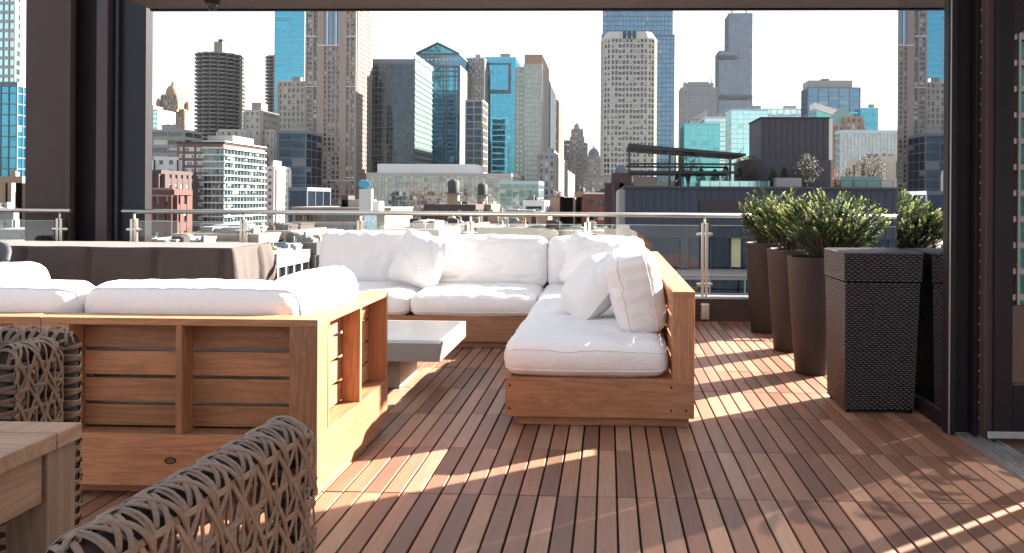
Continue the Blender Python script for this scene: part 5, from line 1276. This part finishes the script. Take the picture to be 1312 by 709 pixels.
# ---- navy rooftop building across the street
def navy():
    Y = 60
    X0 = at(802, 240, Y).x; X1 = at(1330, 240, Y).x; zr = at(870, 241, Y).z
    r = thing('navy_building', 'navy clad building with a roof garden across the street', 'building', ((X0 + X1) / 2, 72, GZ))
    z = lambda p_: at(900, p_, Y).z
    MB().box(X0, X1, Y + .3, 85, z(305), zr).build('wall', S_['navy'], r)
    mb = MB(); x = X0
    while x < X1: mb.box(x, x + .07, Y + .22, Y + .3, z(305), zr - .12); x += .55
    mb.build('standing_seams', S_['navy'], r)
    MB().box(X0 - .15, X1, Y + .1, 85, zr, zr + .14).build('parapet', S_['char'], r)
    MB().box(at(897, 255, Y).x, at(960, 255, Y).x, Y + .12, Y + .21, z(274), z(256)).build('louvre_panel', S_['plumb'], r)
    mb = MB(); 
    for k in range(9): zz = z(274) + (z(256) - z(274)) * k / 9; mb.box(at(897, 255, Y).x, at(960, 255, Y).x, Y + .04, Y + .11, zz, zz + .05)
    mb.build('louvre_blades', S_['char'], r)
    MB().box(X0 - .5, X0 - .02, Y + 2, 85, GZ, zr - .1).build('side_wall', S_['lgrey'], r)
    # glazed storey
    g = MB(); g.prism(rect(X0 + .3, X1, Y + .9, 84), z(345), z(305), 0, (1.6, 3)); g.build('storefront_glass', G_['navy'], r)
    for k in range(20):
        x = X0 + .5 + k * 1.52
        MB().box(x, x + .09, Y + .7, Y + .9, z(345), z(305)).build('window_mullion', S_['char'], r)
    MB().box(at(873, 300, Y).x, at(882, 300, Y).x, Y + .25, Y + .69, z(345), z(305)).build('pier', S_['navy'], r)
    MB().box(at(938, 300, Y).x, at(951, 300, Y).x, Y + .72, Y + .88, z(343), z(304)).build('yellow_panel', simple('pale_yellow', (.55, .5, .3)), r)
    MB().box(X0, X1, Y - 1.5, 84, z(356), z(346)).build('terrace_slab', S_['grey'], r)
    MB().box(X0, X1, Y - 1.6, Y - 1.5, z(351), z(349)).build('slab_edge', S_['lgrey'], r)
    g = MB(); g.prism(rect(X0 + .3, X1, Y, 84), z(395), z(356), 0, (2.4, 3)); g.build('lower_glass', G_['navy'], r)
    for k in range(12):
        x = X0 + 1 + k * 2.6; MB().box(x, x + .12, Y - 1.55, Y - 1.43, z(395), z(356)).build('balcony_post', S_['grey'], r)
    MB().box(X0, X1, Y - 1.58, Y - 1.5, z(374), z(372.4)).build('balcony_rail', S_['grey'], r)
    MB().box(X0, X1, Y - .0, 84, GZ, z(395.2)).build('lower_wall', S_['navy'], r)
    # roof garden
    def p(px, py, Yq): return at(px, py, Yq)
    gr = MB(); zt = p(900, 232, 62).z
    q0, q1 = p(897, 236, 62).x, p(985, 236, 62).x
    gr.box(q0, q1, 62, 62.04, zr + .15, zt); gr.build('pool_screen', G_['pale'], r)
    for k in range(8): x = q0 + (q1 - q0) * k / 7; MB().box(x, x + .05, 61.93, 61.99, zr + .14, zt + .05).build('screen_post', S_['mull'], r)
    MB().box(p(995, 230, 62).x, p(1027, 230, 62).x, 62, 63.5, zr + .15, p(1000, 228, 62).z).build('planter_box', S_['grey'], r)
    for k, (a_, b_, yt, m) in enumerate(((1078, 1092, 226, 'copper'), (1093, 1130, 226, 'copper'), (1070, 1092, 232, 'tan'), (1100, 1145, 232, 'lgrey'), (812, 842, 226, 'beige'), (845, 872, 232, 'lgrey'))):
        MB().box(p(a_, yt, 62 + k * .3).x, p(b_, yt, 62 + k * .3).x, 62 + k * .3, 62.25 + k * .3, zr + .15, p(a_, yt, 62).z).build('planter_box', S_[m], r)
    for k in range(10): x = p(1027, 232, 61).x + k * 1.0; MB().box(x, x + .04, 61, 61.04, zr + .14, p(900, 231, 61).z).build('screen_post', S_['char'], r)
    MB().box(p(1027, 232, 61).x, p(1145, 232, 61).x, 61, 61.04, p(900, 231, 61).z, p(900, 230.4, 61).z).build('roof_rail', S_['char'], r)
    # charcoal plant box
    a0, a1 = p(975, 152, 66), p(1062, 152, 66)
    dp = a0.x / ((p(960, 158, 100).x) / 100) - 66
    MB().box(a0.x, a1.x, 66, 66 + dp, p(975, 205, 66).z, a0.z).build('roof_box', S_['char'], r)
    mb = MB(); x = a0.x + .2
    while x < a1.x: mb.box(x, x + .06, 65.93, 65.999, p(975, 205, 66).z, a0.z - .1); x += .5
    mb.build('box_seams', S_['char'], r)
    MB().box(a0.x - .08, a1.x + .08, 65.9, 66 + dp, a0.z, a0.z + .12).build('box_coping', S_['dark'], r)
    MB().box(a1.x + .01, a1.x + .3, 65.95, 70, p(975, 205, 66).z, a0.z).build('white_flank', S_['white'], r)
    MB().box(p(955, 205, 65.5).x, p(1064, 205, 65.5).x, 65.4, 65.92, zr + .15, p(975, 205, 66).z).build('box_base', S_['char'], r)
    MB().box(p(955, 205, 65.5).x, p(1064, 205, 65.5).x, 65.93, 66 + dp, zr + .15, p(975, 205, 66).z - .01).build('box_base', S_['char'], r)
    # pergola frame
    c = thing('pergola', 'black steel pergola with a sloping roof on the navy building', 'pergola', (p(880, 200, 64).x, 65, zr))
    L0, L1 = p(805, 184, 62.5), p(956, 197, 62.5)
    mb = MB(); th = .32; n0 = mb.add([(L0.x, 62.5, L0.z), (L1.x, 62.5, L1.z), (L1.x, 69, L1.z), (L0.x, 69, L0.z), (L0.x, 62.5, L0.z - th), (L1.x, 62.5, L1.z - th * .5), (L1.x, 69, L1.z - th * .5), (L0.x, 69, L0.z - th)])
    for q in ((0, 1, 2, 3), (7, 6, 5, 4), (4, 5, 1, 0), (5, 6, 2, 1), (6, 7, 3, 2), (7, 4, 0, 3)): mb.face([n0 + i for i in q])
    mb.build('roof', S_['dark'], c)
    for px_ in (805, 857, 864, 870, 935):
        for Yq in (62.6, 68.6):
            P_ = p(px_, 190, Yq); top = L0.z + (L1.z - L0.z) * (P_.x - L0.x) / (L1.x - L0.x) - th
            if P_.x < L1.x: MB().box(P_.x, P_.x + .14, Yq, Yq + .14, zr + .15, top).build('post', S_['dark'], c)
    for yy, t_ in ((209, .16), (219, .22)):
        zz = p(850, yy, 62.6).z; MB().box(L0.x, L1.x - .6, 62.62, 62.72, zz - t_, zz).build('beam', S_['dark'], c); MB().box(L0.x, L1.x - .6, 68.62, 68.72, zz - t_, zz).build('beam', S_['dark'], c)
    for k in range(9): x = L0.x + .8 + k * .95; MB().tube([(x, 64, L0.z - th - .4), (x + .9, 66, L0.z - th + .1 - k * .06)], .04, 5).build('brace', S_['tan'], c)
    # plants on the roof
    tmat = leaf_mat('topiary_leaf', (.012, .022, .014), (.03, .05, .03), (.06, .09, .045)); bmat = leaf_mat('autumn_leaf', (.016, .014, .008), (.032, .027, .014), (.055, .04, .022)); omat = leaf_mat('olive_leaf', (.012, .017, .008), (.024, .032, .014), (.045, .05, .024)); rmat = leaf_mat('rust_leaf', (.12, .03, .02), (.2, .05, .03), (.3, .1, .05))
    def shrub(px_, yb, yt, Yq, wpx, mat, label, kind, dens=900, seed=1, lw=.05, trunk=.0, grp=None):
        B, T = p(px_, yb, Yq), p(px_, yt, Yq); hh = T.z - zr; rx = wpx / 2 * Yq / 1000; rnd = random.Random(seed)
        o = thing(kind, label, 'shrub' if trunk == 0 else 'tree', (B.x, Yq, zr), grp)
        mb = MB(); tn = []; z0 = zr + hh * trunk
        for k in range(dens):
            th_ = rnd.uniform(0, 6.283); u = rnd.random(); f = rnd.random(); 
            env = math.sin(math.pi * min(1, .12 + .88 * f)) ** .6 * (1 + .35 * noise.noise(Vector((math.cos(th_) * 1.5 + seed, math.sin(th_) * 1.5, f * 4)))) if trunk else (1 - f ** 2.2) ** .5 * (1 + .15 * noise.noise(Vector((math.cos(th_) * 2 + seed, math.sin(th_) * 2, f * 4))))
            q = rx * env * u ** .4; c_ = Vector((B.x + q * math.cos(th_), Yq + q * math.sin(th_), z0 + (zr + hh - z0) * f))
            a_ = Vector((rnd.gauss(0, 1), rnd.gauss(0, 1), rnd.gauss(0, 1))).normalized(); b_ = a_.orthogonal().normalized(); s_ = lw * rnd.uniform(.6, 1.3)
            n0 = mb.add([c_ - a_ * s_, c_ + b_ * s_ * .5, c_ + a_ * s_, c_ - b_ * s_ * .5]); mb.face([n0, n0 + 1, n0 + 2, n0 + 3]); tn.append(rnd.random() * .7 + .3 * f)
        fo = mb.build('crown', mat, o); aa = fo.data.attributes.new('tone', 'FLOAT', 'FACE'); aa.data.foreach_set('value', tn)
        st = MB(); 
        if trunk:
            for k in range(14):
                th_ = rnd.uniform(0, 6.28); f = rnd.uniform(.4, .95); e = Vector((B.x + rx * .8 * f * math.cos(th_), Yq + rx * .8 * f * math.sin(th_), zr + hh * rnd.uniform(.5, .95)))
                st.tube([(B.x, Yq, zr + .1), (B.x + (e.x - B.x) * .3, Yq + (e.y - Yq) * .3, zr + hh * .35), e], [.06, .035, .01], 5, False)
        else: st.tube([(B.x, Yq, zr), (B.x, Yq, zr + hh * .5)], .05, 5)
        st.build('trunk', bark, o)
    where = ['first dark round shrub under the pergola, right of its double post', 'second dark shrub, mid pergola', 'third dark shrub, the tallest cone under the pergola', 'dark shrub at the right end of the pergola', 'dark shrub left of the charcoal box corner', 'dark shrub right beside another before the charcoal box', 'small dark shrub near the pergola double post']
    for k, (px_, w_, yt) in enumerate(((898, 15, 216), (916, 14, 217), (930, 14, 213), (948, 17, 215), (990, 13, 217), (1005, 12, 215), (868, 9, 222))):
        shrub(px_, 232, yt, 63.4, w_, tmat, where[k], 'round_shrub', 1100, k + 2, .06, 0, 'dark clipped shrubs on the far roof')
    shrub(882, 236, 194, 63.2, 40, bmat, 'thin brown leaved tree in front of the pergola', 'bare_tree', 1300, 20, .055, .3)
    shrub(962, 236, 200, 64.3, 46, bmat, 'thin olive tree left of the charcoal box', 'bare_tree', 1100, 21, .055, .3)
    shrub(1033, 236, 197, 63.6, 36, omat, 'wispy olive brown tree in front of the charcoal box', 'bare_tree', 2200, 22, .06, .2)
    shrub(1115, 236, 197, 64.5, 44, bmat, 'twiggy brown tree at the right of the roof garden', 'bare_tree', 2000, 23, .06, .2)
    shrub(1071, 236, 216, 62.2, 11, rmat, 'rust red shrub at the right of the roof garden', 'red_shrub', 700, 24, .05, 0)
    shrub(1087, 232, 216, 63.6, 13, tmat, 'dark green shrub beside the rust red one', 'green_shrub', 800, 25, .06, 0)
navy()

# reflection partner: apartment tower behind the camera on the right side
A = 70; r = thing('apartment_tower', 'glass apartment tower standing behind the viewpoint, seen only mirrored in the door', 'tower', (80, -105, GZ))
block(r, rect(48, 100, -125, -90), GZ, 60, 'teal', 'conc', fh=3.2, bay=2.4, pier=.3, span=.7, proud=.8, skipback=False)

# ------------------------------------------------------------------ ground, river of streets
gm = NT('city_ground'); co = gm.coord(); 
gm.pbr(gm.mix(gm.noise(co, .02, 5), (.06, .06, .062), (.16, .15, .14)), .85)
mb = MB(); n0 = mb.add([(-1500, -400, GZ), (1500, -400, GZ), (1500, 2200, GZ), (-1500, 2200, GZ)]); mb.face([n0, n0 + 1, n0 + 2, n0 + 3])
tag(mb.build('ground', gm.m), kind='structure')
rd = simple('asphalt', (.05, .05, .052), .85)
mb = MB(); mb.box(-500, 600, 20, 48, GZ - .5, GZ + .004); mb.box(-14, 10, 48.01, 2500, GZ - .5, GZ + .004); tag(mb.build('road', rd), kind='structure')
hz = MB().box(-1510, 1510, -410, 2210, GZ - 1.5, 300); hm_ = NT('haze_air')
pv = hm_.n('ShaderNodeVolumePrincipled'); pv.inputs['Density'].default_value = .000015; pv.inputs['Color'].default_value = (.93, .96, 1, 1); pv.inputs['Anisotropy'].default_value = .2
hm_.l(pv.outputs[0], hm_.out.inputs['Volume']); tag(hz.build('haze', hm_.m), kind='stuff')
# own building below the terrace
ob = thing('terrace_building', 'brown walled building that carries the terrace', 'building', (0, 4, GZ))
MB().box(-9, 6.5, -1.5, 8.25, GZ, -.61).build('wall', S_['brown'], ob)

# ------------------------------------------------------------------ light
w = bpy.data.worlds.new('World'); scene.world = w; w.use_nodes = True; nt = w.node_tree; nt.nodes.clear()
SUN_EL, SUN_AZ = R(28.5), math.atan2(.84, .565)      # azimuth measured from +Y toward +X
sky = nt.nodes.new('ShaderNodeTexSky'); sky.sky_type = 'NISHITA'; sky.sun_disc = False; sky.sun_elevation = SUN_EL; sky.sun_rotation = SUN_AZ
sky.air_density = 1.2; sky.dust_density = 2.5; sky.ozone_density = 1.0; sky.altitude = 200
bg = nt.nodes.new('ShaderNodeBackground'); bg.inputs[1].default_value = .05
# thin bright cloud veil
tc = nt.nodes.new('ShaderNodeTexCoord'); mp = nt.nodes.new('ShaderNodeMapping'); mp.inputs['Scale'].default_value = (1, 1, 3)
nz = nt.nodes.new('ShaderNodeTexNoise'); nz.inputs['Scale'].default_value = 2.6; nz.inputs['Detail'].default_value = 6; nz.inputs['Roughness'].default_value = .6
nt.links.new(tc.outputs['Generated'], mp.inputs[0]); nt.links.new(mp.outputs[0], nz.inputs['Vector'])
rp = nt.nodes.new('ShaderNodeValToRGB'); rp.color_ramp.elements[0].position = .35; rp.color_ramp.elements[0].color = (.22, .22, .22, 1); rp.color_ramp.elements[1].position = .62; rp.color_ramp.elements[1].color = (.85, .85, .85, 1)
nt.links.new(nz.outputs[0], rp.inputs[0])
mixn = nt.nodes.new('ShaderNodeMix'); mixn.data_type = 'RGBA'; mixn.inputs[7].default_value = (4.1, 4.1, 4.15, 1)
out = nt.nodes.new('ShaderNodeOutputWorld')
nt.links.new(rp.outputs[0], mixn.inputs[0]); nt.links.new(sky.outputs[0], mixn.inputs[6]); nt.links.new(mixn.outputs[2], bg.inputs[0]); nt.links.new(bg.outputs[0], out.inputs[0])
sl = bpy.data.lights.new('sun', 'SUN'); sl.energy = 5.0; sl.angle = R(.5); sl.color = (1, .93, .82)
so = bpy.data.objects.new('sun', sl); col.objects.link(so)
dv = Vector((math.sin(SUN_AZ) * math.cos(SUN_EL), math.cos(SUN_AZ) * math.cos(SUN_EL), math.sin(SUN_EL)))
so.rotation_euler = dv.to_track_quat('Z', 'Y').to_euler()
vs = scene.view_settings; vs.view_transform = 'Standard'; vs.look = 'None'; vs.gamma = 1; vs.use_curve_mapping = False; vs.exposure = 2.8
scene.render.engine = 'CYCLES'
scene.cycles.max_bounces = 8; scene.cycles.diffuse_bounces = 4; scene.cycles.glossy_bounces = 4; scene.cycles.transparent_max_bounces = 12
scene.cycles.caustics_reflective = False
